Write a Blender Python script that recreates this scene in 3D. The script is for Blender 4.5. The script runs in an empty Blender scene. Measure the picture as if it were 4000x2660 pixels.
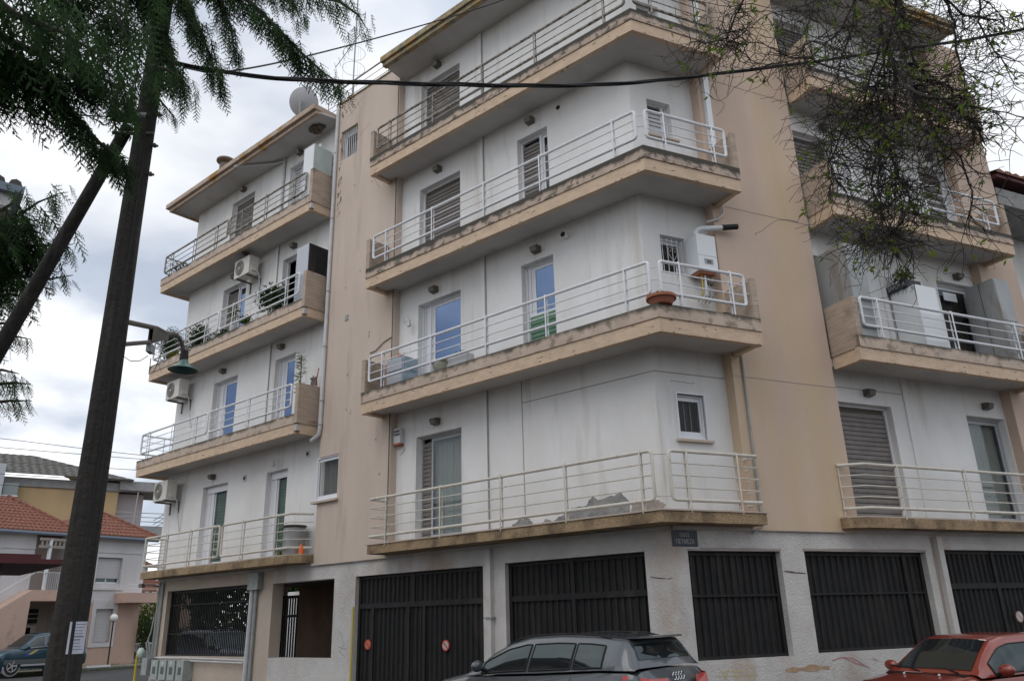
import bpy, math, random
import numpy as np
from mathutils import Vector, Matrix
random.seed(7); rng = np.random.default_rng(7)
R = math.radians
S = bpy.context.scene
COL = S.collection

# ---------------------------------------------------------------- camera
CAM_Z = 1.75
PITCH, ROLL, FOC = 0.34050, -0.027877, 3072.98 / 4000 * 36
cam = bpy.data.cameras.new('camera'); co = bpy.data.objects.new('camera', cam); COL.objects.link(co)
cam.lens = FOC; cam.sensor_width = 36; cam.clip_end = 1500
fw = Vector((0, math.cos(PITCH), math.sin(PITCH))); u0 = Vector((0, -math.sin(PITCH), math.cos(PITCH))); r0 = Vector((1, 0, 0))
cr = r0 * math.cos(ROLL) + u0 * math.sin(ROLL); cu = -r0 * math.sin(ROLL) + u0 * math.cos(ROLL)
m = Matrix((cr, cu, -fw)).transposed().to_4x4(); m.translation = (0, 0, CAM_Z); co.matrix_world = m
S.camera = co

# ---------------------------------------------------------------- world, sun, exposure
W = bpy.data.worlds.new('World'); S.world = W; W.use_nodes = True
nt = W.node_tree; N = nt.nodes; L = nt.links; N.clear()
SUN_EL, SUN_AZ = R(50), R(212)          # sun hidden behind cloud, over the viewer's left shoulder
sky = N.new('ShaderNodeTexSky'); sky.sky_type = 'NISHITA'; sky.sun_disc = False
sky.sun_elevation = SUN_EL; sky.sun_rotation = SUN_AZ
bg = N.new('ShaderNodeBackground'); bg.inputs[1].default_value = 0.1
wo = N.new('ShaderNodeOutputWorld')
tc = N.new('ShaderNodeTexCoord')
sep = N.new('ShaderNodeSeparateXYZ'); L.new(tc.outputs['Generated'], sep.inputs[0])
# clouds lie on a flat layer: divide the direction by its height
ad = N.new('ShaderNodeMath'); ad.operation = 'ADD'; ad.inputs[1].default_value = 0.22; L.new(sep.outputs[2], ad.inputs[0])
mx0 = N.new('ShaderNodeMath'); mx0.operation = 'MAXIMUM'; mx0.inputs[1].default_value = 0.06; L.new(ad.outputs[0], mx0.inputs[0])
dv = N.new('ShaderNodeVectorMath'); dv.operation = 'DIVIDE'; L.new(tc.outputs['Generated'], dv.inputs[0])
cmb = N.new('ShaderNodeCombineXYZ'); [L.new(mx0.outputs[0], cmb.inputs[i]) for i in range(3)]; L.new(cmb.outputs[0], dv.inputs[1])
def wnoise(scale, detail, rough, loc):
    mp = N.new('ShaderNodeMapping'); mp.inputs['Location'].default_value = loc; L.new(dv.outputs[0], mp.inputs[0])
    n = N.new('ShaderNodeTexNoise'); n.inputs['Scale'].default_value = scale; n.inputs['Detail'].default_value = detail
    n.inputs['Roughness'].default_value = rough; L.new(mp.outputs[0], n.inputs['Vector']); return n
n1 = wnoise(1.15, 6, .55, (3.1, .4, 0)); n2 = wnoise(1.9, 5, .5, (8, 2, 1))
r1 = N.new('ShaderNodeMapRange'); r1.inputs[1].default_value = .40; r1.inputs[2].default_value = .56; L.new(n1.outputs[0], r1.inputs[0])
r2 = N.new('ShaderNodeValToRGB'); L.new(n2.outputs[0], r2.inputs[0])
r2.color_ramp.elements[0].position = .40; r2.color_ramp.elements[0].color = (6.9, 7.6, 8.8, 1)
r2.color_ramp.elements[1].position = .66; r2.color_ramp.elements[1].color = (15.0, 15.0, 15.0, 1)
thin = N.new('ShaderNodeMapRange'); thin.inputs[3].default_value = .72; thin.inputs[4].default_value = 1.0; L.new(r1.outputs[0], thin.inputs[0])
mix = N.new('ShaderNodeMix'); mix.data_type = 'RGBA'; L.new(thin.outputs[0], mix.inputs[0]); L.new(sky.outputs[0], mix.inputs[6]); 
# cloud is brightest round the hidden sun and falls off smoothly away from it
dt = N.new('ShaderNodeVectorMath'); dt.operation = 'DOT_PRODUCT'; L.new(tc.outputs['Generated'], dt.inputs[0])
dt.inputs[1].default_value = (math.sin(SUN_AZ) * math.cos(SUN_EL), math.cos(SUN_AZ) * math.cos(SUN_EL), math.sin(SUN_EL))
fa = N.new('ShaderNodeMapRange'); fa.inputs[1].default_value = -.7; fa.inputs[2].default_value = 1; fa.inputs[3].default_value = .94; fa.inputs[4].default_value = 1.0; L.new(dt.outputs['Value'], fa.inputs[0])
vm = N.new('ShaderNodeVectorMath'); vm.operation = 'SCALE'; L.new(r2.outputs[0], vm.inputs[0]); L.new(fa.outputs[0], vm.inputs['Scale']); L.new(vm.outputs[0], mix.inputs[7])
L.new(mix.outputs[2], bg.inputs[0]); L.new(bg.outputs[0], wo.inputs[0])

sl = bpy.data.lights.new('sun', 'SUN'); sl.energy = 0.65; sl.angle = R(40); sl.color = (1, .96, .9)
so = bpy.data.objects.new('sun', sl); COL.objects.link(so)
sd = Vector((math.sin(SUN_AZ) * math.cos(SUN_EL), math.cos(SUN_AZ) * math.cos(SUN_EL), math.sin(SUN_EL)))
so.rotation_euler = sd.to_track_quat('Z', 'Y').to_euler(); so.location = (0, 0, 40)
S.view_settings.view_transform = 'Standard'; S.view_settings.look = 'None'; S.view_settings.exposure = 0.0
S.view_settings.gamma = 1; S.view_settings.use_curve_mapping = False

# ---------------------------------------------------------------- materials
MATS = {}
def M(name, c=(.5, .5, .5), c2=None, sc=3., st=(1, 1, 1), lo=.35, hi=.65, rough=.8, bump=0., bsc=40., metal=0., dirt=None, dsc=2., dst=(1, 1, 1), dlo=.55, dhi=.7, spec=.4, coat=0., band=None, trans=0., streak=None):
    """base colour mottled to c2 by noise, dirt colour over a second noise, bump from a third"""
    if name in MATS: return MATS[name]
    ma = bpy.data.materials.new(name); ma.use_nodes = True; t = ma.node_tree; n = t.nodes; l = t.links
    b = n['Principled BSDF']; b.inputs['Roughness'].default_value = rough; b.inputs['Metallic'].default_value = metal
    b.inputs['Specular IOR Level'].default_value = spec; b.inputs['Coat Weight'].default_value = coat
    g = n.new('ShaderNodeTexCoord'); ge = n.new('ShaderNodeNewGeometry')
    def noi(scale, stretch, det=5, src=None):
        mp = n.new('ShaderNodeMapping'); mp.inputs['Scale'].default_value = stretch; l.new(src or ge.outputs['Position'], mp.inputs[0])
        q = n.new('ShaderNodeTexNoise'); q.inputs['Scale'].default_value = scale; q.inputs['Detail'].default_value = det; q.inputs['Roughness'].default_value = .6
        l.new(mp.outputs[0], q.inputs['Vector']); return q.outputs[0]
    def rng_(v, a, z):
        r = n.new('ShaderNodeMapRange'); r.inputs[1].default_value = a; r.inputs[2].default_value = z; l.new(v, r.inputs[0]); return r.outputs[0]
    def mixc(f, a, z):
        x = n.new('ShaderNodeMix'); x.data_type = 'RGBA'; l.new(f, x.inputs[0])
        for i, v in ((6, a), (7, z)):
            if isinstance(v, tuple): x.inputs[i].default_value = (*v, 1)
            else: l.new(v, x.inputs[i])
        return x.outputs[2]
    out = c
    if c2: out = mixc(rng_(noi(sc, st), lo, hi), c, c2)
    if band:                                   # horizontal board marks left by the formwork
        w = n.new('ShaderNodeTexWave'); w.wave_type = 'BANDS'; w.bands_direction = 'Z'; w.inputs['Scale'].default_value = band; w.inputs['Distortion'].default_value = .6; w.inputs['Detail Scale'].default_value = .6
        l.new(ge.outputs['Position'], w.inputs[0]); bandv = rng_(w.outputs[1], .0, .12)
    if dirt: out = mixc(rng_(noi(dsc, dst, 7), dlo, dhi), out, dirt)
    if streak:                                 # grime that ran down from the object's own top edge (object z from z0 to z1)
        dcol, z0, z1, amt = streak
        sp = n.new('ShaderNodeSeparateXYZ'); l.new(g.outputs['Object'], sp.inputs[0])
        zz = rng_(sp.outputs[2], z0, z1)
        nn = noi(3.2, (1, 1, .5), 8)
        am = n.new('ShaderNodeMath'); am.operation = 'MULTIPLY_ADD'; l.new(zz, am.inputs[0]); am.inputs[1].default_value = amt; l.new(nn, am.inputs[2])
        out = mixc(rng_(am.outputs[0], .86, 1.12), out, dcol)
    if isinstance(out, tuple): b.inputs['Base Color'].default_value = (*out, 1)
    else: l.new(out, b.inputs['Base Color'])
    if bump:
        h = noi(bsc, (1, 1, 1), 6)
        if band:
            a2 = n.new('ShaderNodeMath'); a2.operation = 'MULTIPLY_ADD'; l.new(bandv, a2.inputs[0]); a2.inputs[1].default_value = 1.2; l.new(h, a2.inputs[2]); h = a2.outputs[0]
        bp = n.new('ShaderNodeBump'); bp.inputs['Strength'].default_value = min(1, bump); bp.inputs['Distance'].default_value = .02; l.new(h, bp.inputs['Height']); l.new(bp.outputs[0], b.inputs['Normal'])
    MATS[name] = ma; return ma
def glass(name, tint=(.02, .025, .03), refl=.35, clear=.6, refcol=(.9, .95, 1), gz=.6):
    ma = bpy.data.materials.new(name); ma.use_nodes = True; t = ma.node_tree; n = t.nodes; l = t.links; n.clear()
    o = n.new('ShaderNodeOutputMaterial'); gl = n.new('ShaderNodeBsdfGlossy'); gl.inputs['Roughness'].default_value = .02; gl.inputs[0].default_value = (*refcol, 1)
    tr = n.new('ShaderNodeBsdfTransparent'); tr.inputs[0].default_value = (clear, clear, clear, 1); di = n.new('ShaderNodeBsdfDiffuse'); di.inputs[0].default_value = (*tint, 1)
    a = n.new('ShaderNodeMixShader'); a.inputs[0].default_value = .10 if clear > 0 else 1.; l.new(tr.outputs[0], a.inputs[1]); l.new(di.outputs[0], a.inputs[2])
    fr = n.new('ShaderNodeLayerWeight'); fr.inputs[0].default_value = .5
    pw = n.new('ShaderNodeMath'); pw.operation = 'POWER'; pw.inputs[1].default_value = 4.5; l.new(fr.outputs['Facing'], pw.inputs[0])
    r = n.new('ShaderNodeMapRange'); r.inputs[3].default_value = refl; r.inputs[4].default_value = min(1, refl + gz); l.new(pw.outputs[0], r.inputs[0])
    x = n.new('ShaderNodeMixShader'); l.new(r.outputs[0], x.inputs[0]); l.new(a.outputs[0], x.inputs[1]); l.new(gl.outputs[0], x.inputs[2]); l.new(x.outputs[0], o.inputs[0])
    return ma
def leafm(name, c, c2, tr=.35):
    ma = bpy.data.materials.new(name); ma.use_nodes = True; t = ma.node_tree; n = t.nodes; l = t.links; b = n['Principled BSDF']
    g = n.new('ShaderNodeNewGeometry'); q = n.new('ShaderNodeTexNoise'); q.inputs['Scale'].default_value = 5; l.new(g.outputs['Position'], q.inputs['Vector'])
    mp = n.new('ShaderNodeMapRange'); mp.inputs[1].default_value = .35; mp.inputs[2].default_value = .65; l.new(q.outputs[0], mp.inputs[0])
    x = n.new('ShaderNodeMix'); x.data_type = 'RGBA'; l.new(mp.outputs[0], x.inputs[0]); x.inputs[6].default_value = (*c, 1); x.inputs[7].default_value = (*c2, 1)
    l.new(x.outputs[2], b.inputs['Base Color']); b.inputs['Roughness'].default_value = .75; b.inputs['Specular IOR Level'].default_value = .12
    td = n.new('ShaderNodeBsdfTranslucent'); l.new(x.outputs[2], td.inputs[0]); ms = n.new('ShaderNodeMixShader'); ms.inputs[0].default_value = tr
    l.new(b.outputs[0], ms.inputs[1]); l.new(td.outputs[0], ms.inputs[2]); l.new(ms.outputs[0], n['Material Output'].inputs[0]); return ma

WHITE = M('white plaster', (.78, .775, .77), (.69, .68, .665), .8, (1, 1, .6), rough=.9, bump=.25, bsc=9, dirt=(.46, .42, .35), dsc=2.6, dst=(1, 1, .12), dlo=.54, dhi=.88)
PEACHB = M('warm peach plaster', (.60, .465, .375), (.53, .405, .325), .9, (1, 1, .35), rough=.92, bump=.2, bsc=22, dirt=(.55, .42, .26), dsc=.5, dst=(1, 1, .22), dlo=.48, dhi=.66)
PEACH = M('peach plaster', (.60, .50, .425), (.53, .435, .365), .9, (1, 1, .35), rough=.92, bump=.2, bsc=22, dirt=(.38, .31, .25), dsc=2.4, dst=(1, 1, .12), dlo=.56, dhi=.85)
FASC = M('parapet plaster', (.55, .44, .36), (.45, .36, .29), 3, (1, 1, 1), rough=.92, bump=.4, bsc=14, dirt=(.27, .22, .175), dsc=5, dst=(1, 1, 1), dlo=.54, dhi=.65, streak=((.10, .09, .072), .28, .50, .72))
FASCB = M('worn parapet plaster', (.52, .41, .33), (.40, .32, .26), 3, (1, 1, 1), rough=.92, bump=.6, bsc=12, dirt=(.16, .135, .11), dsc=7, dst=(1, 1, 1), dlo=.50, dhi=.60, streak=((.07, .063, .052), .25, .50, 1.0))
BAND = M('slab edge band', (.68, .515, .375), (.57, .43, .31), 4, (1, 1, 2), rough=.9, bump=.5, bsc=16, dirt=(.30, .22, .15), dsc=7, dst=(1, 1, 3), dlo=.62, dhi=.70, band=9)
SOFF = M('soffit paint', (.54, .52, .495), (.47, .45, .43), 1.5, rough=.9, bump=.1, dirt=(.34, .29, .24), dsc=1.6, dlo=.64, dhi=.8)
BOARD = M('board marked concrete', (.47, .375, .30), (.37, .295, .235), 2, (1, 1, 4), rough=.9, bump=.35, bsc=10, band=3.2, dirt=(.28, .23, .18), dsc=3, dst=(1, 1, .7), dlo=.55, dhi=.75, streak=((.14, .12, .10), .8, 1.25, .4))
GRANI = M('granulated render', (.46, .33, .20), (.24, .17, .10), 45, rough=.95, bump=1., bsc=60, dirt=(.13, .09, .06), dsc=2.2, dlo=.46, dhi=.66)
EAVE = M('worn eave', (.42, .35, .22), (.20, .17, .12), 5, rough=.95, bump=1., bsc=12, dirt=(.42, .25, .08), dsc=3, dlo=.5, dhi=.6)
EAVEL = M('eave fascia', (.50, .40, .32), (.40, .30, .23), 3, rough=.9, bump=.4, bsc=15, dirt=(.36, .20, .06), dsc=1.6, dlo=.53, dhi=.62)
GROUNDW = M('rough render', (.60, .58, .56), (.50, .48, .46), 2, rough=.95, bump=1., bsc=28, dirt=(.40, .31, .25), dsc=1.0, dst=(1, 1, .6), dlo=.55, dhi=.75)
GROUNDP = M('rough peach render', (.52, .43, .35), (.46, .39, .33), 2, rough=.95, bump=.6, bsc=28)
CONC = M('bare cement', (.33, .33, .32), (.22, .22, .22), 6, rough=.95, bump=1., bsc=18)
ALU = M('white aluminium', (.72, .73, .76), rough=.45)
GREYA = M('grey aluminium', (.42, .43, .45), rough=.45)
SLATB = M('brown grey slats', (.20, .18, .165), (.155, .14, .13), 4, rough=.55)
SLATG = M('green slats', (.10, .215, .135), (.08, .175, .11), 4, rough=.5)
SLATW = M('pale slats', (.55, .55, .56), rough=.6)
RAILW = M('white rail paint', (.74, .75, .78), (.68, .68, .70), 9, rough=.45, dirt=(.30, .16, .08), dsc=14, dlo=.70, dhi=.76)
RAILC = M('cream rail paint', (.62, .59, .53), (.55, .51, .44), 5, rough=.55, dirt=(.32, .18, .09), dsc=9, dlo=.62, dhi=.7)
RAILO = M('weathered rail paint', (.24, .22, .20), (.45, .42, .38), 9, rough=.8, dirt=(.12, .09, .06), dsc=16, dlo=.5, dhi=.6)
LAMPM = M('dark lantern metal', (.09, .08, .07), (.13, .11, .09), 9, rough=.5)
LAMPG = M('lantern glass', (.20, .19, .17), rough=.2)
BLACK = M('black iron', (.014, .014, .015), (.02, .02, .02), 5, rough=.6, spec=.25, dirt=(.060, .050, .042), dsc=3, dst=(1, 1, .2), dlo=.54, dhi=.78)
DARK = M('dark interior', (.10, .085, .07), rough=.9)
PIPE = M('pipe paint', (.60, .60, .61), (.52, .52, .53), 6, rough=.5)
GPIPE = M('grey pipe', (.33, .35, .34), (.26, .27, .27), 6, rough=.6)
STEEL = M('galvanised sheet', (.36, .37, .37), (.28, .285, .28), 3, (1, 1, .4), rough=.5, metal=.2, dirt=(.22, .18, .14), dsc=3, dst=(1, 1, .3), dlo=.55, dhi=.75)
APPL = M('white enamel', (.74, .76, .78), rough=.3)
ACM = M('aircon casing', (.62, .60, .56), (.56, .53, .48), 4, rough=.5)
CURT = M('curtain cloth', (.55, .56, .55), rough=.9)
CURTD = M('grey curtain cloth', (.22, .21, .20), rough=.9); CURTK = M('dark curtain and room shade', (.075, .065, .06), rough=.9)
CURTG = M('pale green curtain cloth', (.42, .48, .44), rough=.9)
TERRA = M('terracotta', (.33, .12, .07), rough=.8)
BLUEP = M('pale blue plastic', (.42, .52, .58), (.32, .42, .50), 8, rough=.5)
REDP = M('red plastic', (.45, .04, .03), rough=.5)
ORANGE = M('orange plastic', (.70, .14, .03), rough=.5)
RUBBER = M('black rubber', (.03, .03, .03), rough=.7)
PANE = glass('window pane', (.03, .035, .04), .035, .9)
PANEK = glass('dim window pane', (.03, .03, .03), .012, .92, gz=.2)
PANEB = glass('sky blue tinted pane', (.02, .03, .05), .36, .5, (.34, .47, .74))  # blue of the reflected sky is put into the reflection colour
CARGL = glass('car glass', (.012, .014, .016), .075, 0, (.8, .95, .95))
SOIL = M('soil', (.06, .04, .03), rough=1)
BARK = M('bark', (.085, .070, .058), (.05, .042, .036), 8, rough=.95, bump=.5, bsc=30)
POLEW = M('creosoted wood', (.034, .029, .025), (.015, .013, .011), 4, (7, 7, .3), rough=.85, bump=1., bsc=16, dirt=(.085, .08, .07), dsc=2.2, dst=(3, 3, .3), dlo=.55, dhi=.8)
LEAFD = leafm('dark foliage', (.028, .055, .02), (.05, .085, .03))
LEAFC = leafm('conifer foliage', (.022, .040, .018), (.060, .120, .042), .4)
LEAFY = leafm('young leaves', (.11, .19, .03), (.19, .24, .04), .5)
LEAFG = leafm('garden leaves', (.06, .12, .02), (.12, .17, .03), .4)

# ---------------------------------------------------------------- mesh building
def blob_(pts, y, th=.004): return MB().add([(p[0], y, p[1]) for p in pts] + [(p[0], y + th, p[1]) for p in pts], [tuple(range(len(pts)))] + [(i, (i + 1) % len(pts), len(pts) + (i + 1) % len(pts), len(pts) + i) for i in range(len(pts))])
class MB:
    def __init__(s): s.v = []; s.f = []; s.sm = False
    def add(s, vs, fs):
        o = len(s.v); s.v += [tuple(p) for p in vs]; s.f += [tuple(i + o for i in f) for f in fs]; return s
    def box(s, x0, x1, y0, y1, z0, z1):
        if x0 > x1: x0, x1 = x1, x0
        return s.add([(x0, y0, z0), (x1, y0, z0), (x1, y1, z0), (x0, y1, z0), (x0, y0, z1), (x1, y0, z1), (x1, y1, z1), (x0, y1, z1)],
                     [(0, 3, 2, 1), (4, 5, 6, 7), (0, 1, 5, 4), (1, 2, 6, 5), (2, 3, 7, 6), (3, 0, 4, 7)])
    def prism(s, pts, z0, z1):
        n = len(pts); a = sum(pts[i][0] * pts[(i + 1) % n][1] - pts[(i + 1) % n][0] * pts[i][1] for i in range(n))
        if a < 0: pts = pts[::-1]
        return s.add([(p[0], p[1], z0) for p in pts] + [(p[0], p[1], z1) for p in pts],
                     [tuple(range(n))[::-1], tuple(range(n, 2 * n))] + [(i, (i + 1) % n, n + (i + 1) % n, n + i) for i in range(n)])
    def xprism(s, prof, x0, x1):
        """profile in (y, z) pulled along x"""
        n = len(prof)
        return s.add([(x0, *p) for p in prof] + [(x1, *p) for p in prof], [tuple(range(n)), tuple(range(n, 2 * n))[::-1]] + [(i, n + i, n + (i + 1) % n, (i + 1) % n) for i in range(n)])
    def tube(s, path, r, n=8, cap=True):
        P = [Vector(p) for p in path]; m = len(P); rr = r if isinstance(r, (list, tuple)) else [r] * m
        vs = []; up = None
        for i, p in enumerate(P):
            d = (P[min(i + 1, m - 1)] - P[max(i - 1, 0)]).normalized()
            if up is None: up = Vector((0, 0, 1)) if abs(d.z) < .9 else Vector((1, 0, 0))
            a = d.cross(up).normalized(); b = a.cross(d); up = b
            vs += [tuple(p + (a * math.cos(2 * math.pi * k / n) + b * math.sin(2 * math.pi * k / n)) * rr[i]) for k in range(n)]
        fs = [(i * n + k, i * n + (k + 1) % n, (i + 1) * n + (k + 1) % n, (i + 1) * n + k) for i in range(m - 1) for k in range(n)]
        if cap: fs += [tuple(range(n))[::-1], tuple(range((m - 1) * n, m * n))]
        s.sm = True; return s.add(vs, fs)
    def lathe(s, prof, n=20, c=(0, 0, 0), sm=True):
        vs = [(c[0] + r * math.cos(2 * math.pi * k / n), c[1] + r * math.sin(2 * math.pi * k / n), c[2] + z) for r, z in prof for k in range(n)]
        fs = [(i * n + k, i * n + (k + 1) % n, (i + 1) * n + (k + 1) % n, (i + 1) * n + k) for i in range(len(prof) - 1) for k in range(n)]
        s.sm = sm; return s.add(vs, fs)
    def sphere(s, c, r, n=12, k=8, sq=(1, 1, 1)):
        vs = []; fs = []
        for i in range(k + 1):
            t = math.pi * i / k
            vs += [(c[0] + r * sq[0] * math.sin(t) * math.cos(2 * math.pi * j / n), c[1] + r * sq[1] * math.sin(t) * math.sin(2 * math.pi * j / n), c[2] + r * sq[2] * math.cos(t)) for j in range(n)]
        fs = [(i * n + j, (i + 1) * n + j, (i + 1) * n + (j + 1) % n, i * n + (j + 1) % n) for i in range(k) for j in range(n)]
        s.sm = True; return s.add(vs, fs)
    def mesh(s, name):
        me = bpy.data.meshes.new(name); me.from_pydata(s.v, [], s.f)
        if s.sm:
            me.polygons.foreach_set('use_smooth', [True] * len(me.polygons))
            try: me.set_sharp_from_angle(angle=R(40))
            except Exception: pass
        me.update(); return me
def obj(name, mb, mat, parent=None, loc=(0, 0, 0), rz=0., **tags):
    me = mb.mesh(name) if isinstance(mb, MB) else mb
    o = bpy.data.objects.new(name, me)
    if mat and not me.materials: me.materials.append(mat)
    o.location = loc; o.rotation_euler = (0, 0, rz)
    if parent: o.parent = parent
    COL.objects.link(o); tag(o, **tags); return o
def tag(o, label=None, cat=None, group=None, kind=None):
    if label: o['label'] = label
    if cat: o['category'] = cat
    if group: o['group'] = group
    if kind: o['kind'] = kind
def thing(name, label, cat, loc=(0, 0, 0), rz=0., group=None):
    o = bpy.data.objects.new(name, None); COL.objects.link(o); o.location = loc; o.rotation_euler = (0, 0, rz)
    o.empty_display_size = .2; tag(o, label, cat, group); return o
def npmesh(name, v, f):
    """v (n,3) and f (k,3) arrays of triangles"""
    me = bpy.data.meshes.new(name); v = np.ascontiguousarray(v, np.float32); f = np.ascontiguousarray(f, np.int32)
    me.vertices.add(len(v)); me.vertices.foreach_set('co', v.ravel()); me.loops.add(f.size); me.loops.foreach_set('vertex_index', f.ravel())
    me.polygons.add(len(f)); me.polygons.foreach_set('loop_start', np.arange(0, f.size, 3, dtype=np.int32)); me.polygons.foreach_set('loop_total', np.full(len(f), 3, np.int32))
    me.update(calc_edges=True); return me
def at(px, py, dist):
    """world point at a horizontal distance along the sight line measured on the photograph (4000 px wide)"""
    d = cr * ((px - 2000) / 3072.98) + cu * ((1330 - py) / 3072.98) + fw
    k = dist / math.hypot(d.x, d.y); return Vector((d.x * k, d.y * k, d.z * k + CAM_Z))

# ================================================================ the corner block of flats
# two street fronts meet at 115 degrees. Front A runs left from the corner, front B runs right.
C0 = Vector((2.3986, 11.9262, 0)); AA = math.atan2(-.64339848, .76553145); AB = math.atan2(.41220133, .91109279)
exA = Vector((math.cos(AA), math.sin(AA))); nA = Vector((-exA.y, exA.x)); exB = Vector((math.cos(AB), math.sin(AB))); nB = Vector((-exB.y, exB.x))
FR = {'A': (exA, nA, AA), 'B': (exB, nB, AB)}
def P2(fr, x, y): e, n, _ = FR[fr]; return (e.x * x + n.x * y, e.y * x + n.y * y)
def L3(fr, x, y, z): p = P2(fr, x, y); return (p[0], p[1], z)
def W3(fr, x, y, z): p = P2(fr, x, y); return (p[0] + C0.x, p[1] + C0.y, z)
def CN(a, b):
    d = nA.x * nB.y - nA.y * nB.x; return ((a * nB.y - b * nA.y) / d, (nA.x * b - nB.x * a) / d)
def xcorner(fr, a, b): p = Vector(CN(a, b)); return p.dot(FR[fr][0])
WA, PA_, WB, PB_, GA, GB = .78, .60, .90, .68, .66, .74     # depth of white, peach and ground-floor walls behind the balcony edge
ZS = [3.0943, 6.0756, 9.0756, 12.0756]                      # undersides of the four balcony slabs
TOP = 15.08
bld = thing('apartment_building', 'five storey corner block of flats with peach and white walls and wraparound balconies', 'apartment building', C0)
def part(name, mb, mat, fr=None, loc=(0, 0, 0), par=None, **t):
    if fr and par is None: return obj(name, mb, mat, bld, L3(fr, *loc), FR[fr][2], **t)
    return obj(name, mb, mat, par or bld, loc, 0, **t)
def wall(name, fr, x0, x1, z0, z1, y, th, holes, mat):
    """a thick wall with openings; holes = (x0,x1,z0,z1)"""
    xs = sorted({x0, x1, *[h[0] for h in holes], *[h[1] for h in holes]}); zs = sorted({z0, z1, *[h[2] for h in holes], *[h[3] for h in holes]})
    xs = [v for v in xs if x0 - 1e-6 <= v <= x1 + 1e-6]; zs = [v for v in zs if z0 - 1e-6 <= v <= z1 + 1e-6]
    def solid(i, j):
        if i < 0 or j < 0 or i >= len(xs) - 1 or j >= len(zs) - 1: return False
        cx, cz = (xs[i] + xs[i + 1]) / 2, (zs[j] + zs[j + 1]) / 2
        return not any(h[0] < cx < h[1] and h[2] < cz < h[3] for h in holes)
    b = MB()
    for i in range(len(xs) - 1):
        for j in range(len(zs) - 1):
            if not solid(i, j): continue
            a, c, e, g = xs[i], xs[i + 1], zs[j], zs[j + 1]; v = [(a, y, e), (c, y, e), (c, y, g), (a, y, g), (a, y + th, e), (c, y + th, e), (c, y + th, g), (a, y + th, g)]
            f = [(0, 1, 2, 3), (5, 4, 7, 6)]
            if not solid(i - 1, j): f.append((4, 0, 3, 7))
            if not solid(i + 1, j): f.append((1, 5, 6, 2))
            if not solid(i, j - 1): f.append((4, 5, 1, 0))
            if not solid(i, j + 1): f.append((3, 2, 6, 7))
            b.add(v, f)
    return part(name, b, mat, fr)

# openings, x measured right along each front from the corner line
D = {}
FL = [3.31, 6.30, 9.30, 12.30]
TOPD = [5.52, 8.60, 11.60, 14.63]
def op(fr, lvl, x0, x1, z0=None, z1=None): return (x0, x1, z0 if z0 is not None else FL[lvl], z1 if z1 is not None else TOPD[lvl])
holesAL = [op('A', k, -15.42, -14.13) for k in range(4)] + [op('A', k, -12.25, -11.32) for k in range(4)]
holesAM = [op('A', k, -6.57, -5.22) for k in range(4)] + [op('A', k, -3.49, -2.66) for k in (1, 2)]
holesBM = [(.84, 1.40, 4.57, 5.34), (.83, 1.38, 7.62, 8.39), (.83, 1.38, 10.57, 11.38), (.80, 1.34, 12.75, 13.80)]
holesBR = [op('B', 0, 4.45, 5.97), op('B', 0, 8.13, 9.32), op('B', 1, 4.55, 5.6), op('B', 1, 8.13, 9.32), op('B', 2, 4.45, 5.65), op('B', 2, 8.35, 9.32), op('B', 3, 4.45, 5.65), op('B', 3, 8.35, 9.32)]
holesPA = [(-9.86, -9.02, 4.48, 5.52), (-9.58, -8.88, 13.62, 14.55)]
wall('wall', 'A', -17.6, -9.72, 3.0943, TOP, WA, .25, holesAL, WHITE)
wall('wall', 'A', -7.22, xcorner('A', WA, WB), 3.0943, TOP, WA, .25, holesAM, WHITE)
wall('wall', 'B', xcorner('B', WA, WB), 1.96, 3.0943, TOP, WB, .25, holesBM, WHITE)
wall('wall', 'B', 4.34, 9.36, 3.0943, TOP, WB, .25, holesBR, WHITE)
wall('wall', 'A', -9.76, -7.20, 3.04, 15.5, PA_, .42, holesPA, PEACH)
wall('wall', 'B', 1.94, 4.34, 3.04, 18.0, PB_, .47, [], PEACHB)
wall('wall', 'B', 9.36, 10.68, 3.04, 15.4, PB_, .47, [], PEACHB)
# side, rear and roof, so that the block is closed
cAB = CN(8, 8)
sh = MB()
for a, b in ((P2('A', -17.6, WA + .25), P2('A', -17.6, 9)), (P2('A', -17.6, 9), CN(9, 9)), (CN(9, 9), P2('B', 10.68, 9)), (P2('B', 10.68, 9), P2('B', 10.68, PB_ + .47))):
    d = Vector((b[0] - a[0], b[1] - a[1])).normalized(); nn = Vector((d.y, -d.x)) * .2
    sh.prism([a, b, (b[0] + nn.x, b[1] + nn.y), (a[0] + nn.x, a[1] + nn.y)], 3.0943, TOP)
part('outer_wall', sh, PEACH)
inner = [P2('A', -17.4, WA + .1), CN(WA + .1, WB + .1), P2('B', 10.5, WB + .1), P2('B', 10.5, 8.9), CN(8.9, 8.9), P2('A', -17.4, 8.9)]
for k, z in enumerate(ZS): part('floor_slab', MB().prism(inner, z + .08, z + .2), SOFF)
part('roof_slab', MB().prism(inner, TOP + .02, TOP + .2), CONC)
for fr, x in (('A', -13.2), ('A', -9.4), ('A', -4.6), ('B', 2.5), ('B', 6.6)):   # party walls inside
    part('partition_wall', MB().box(x, x + .1, WA + .5, 6, 3.2, TOP), DARK, fr)

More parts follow.
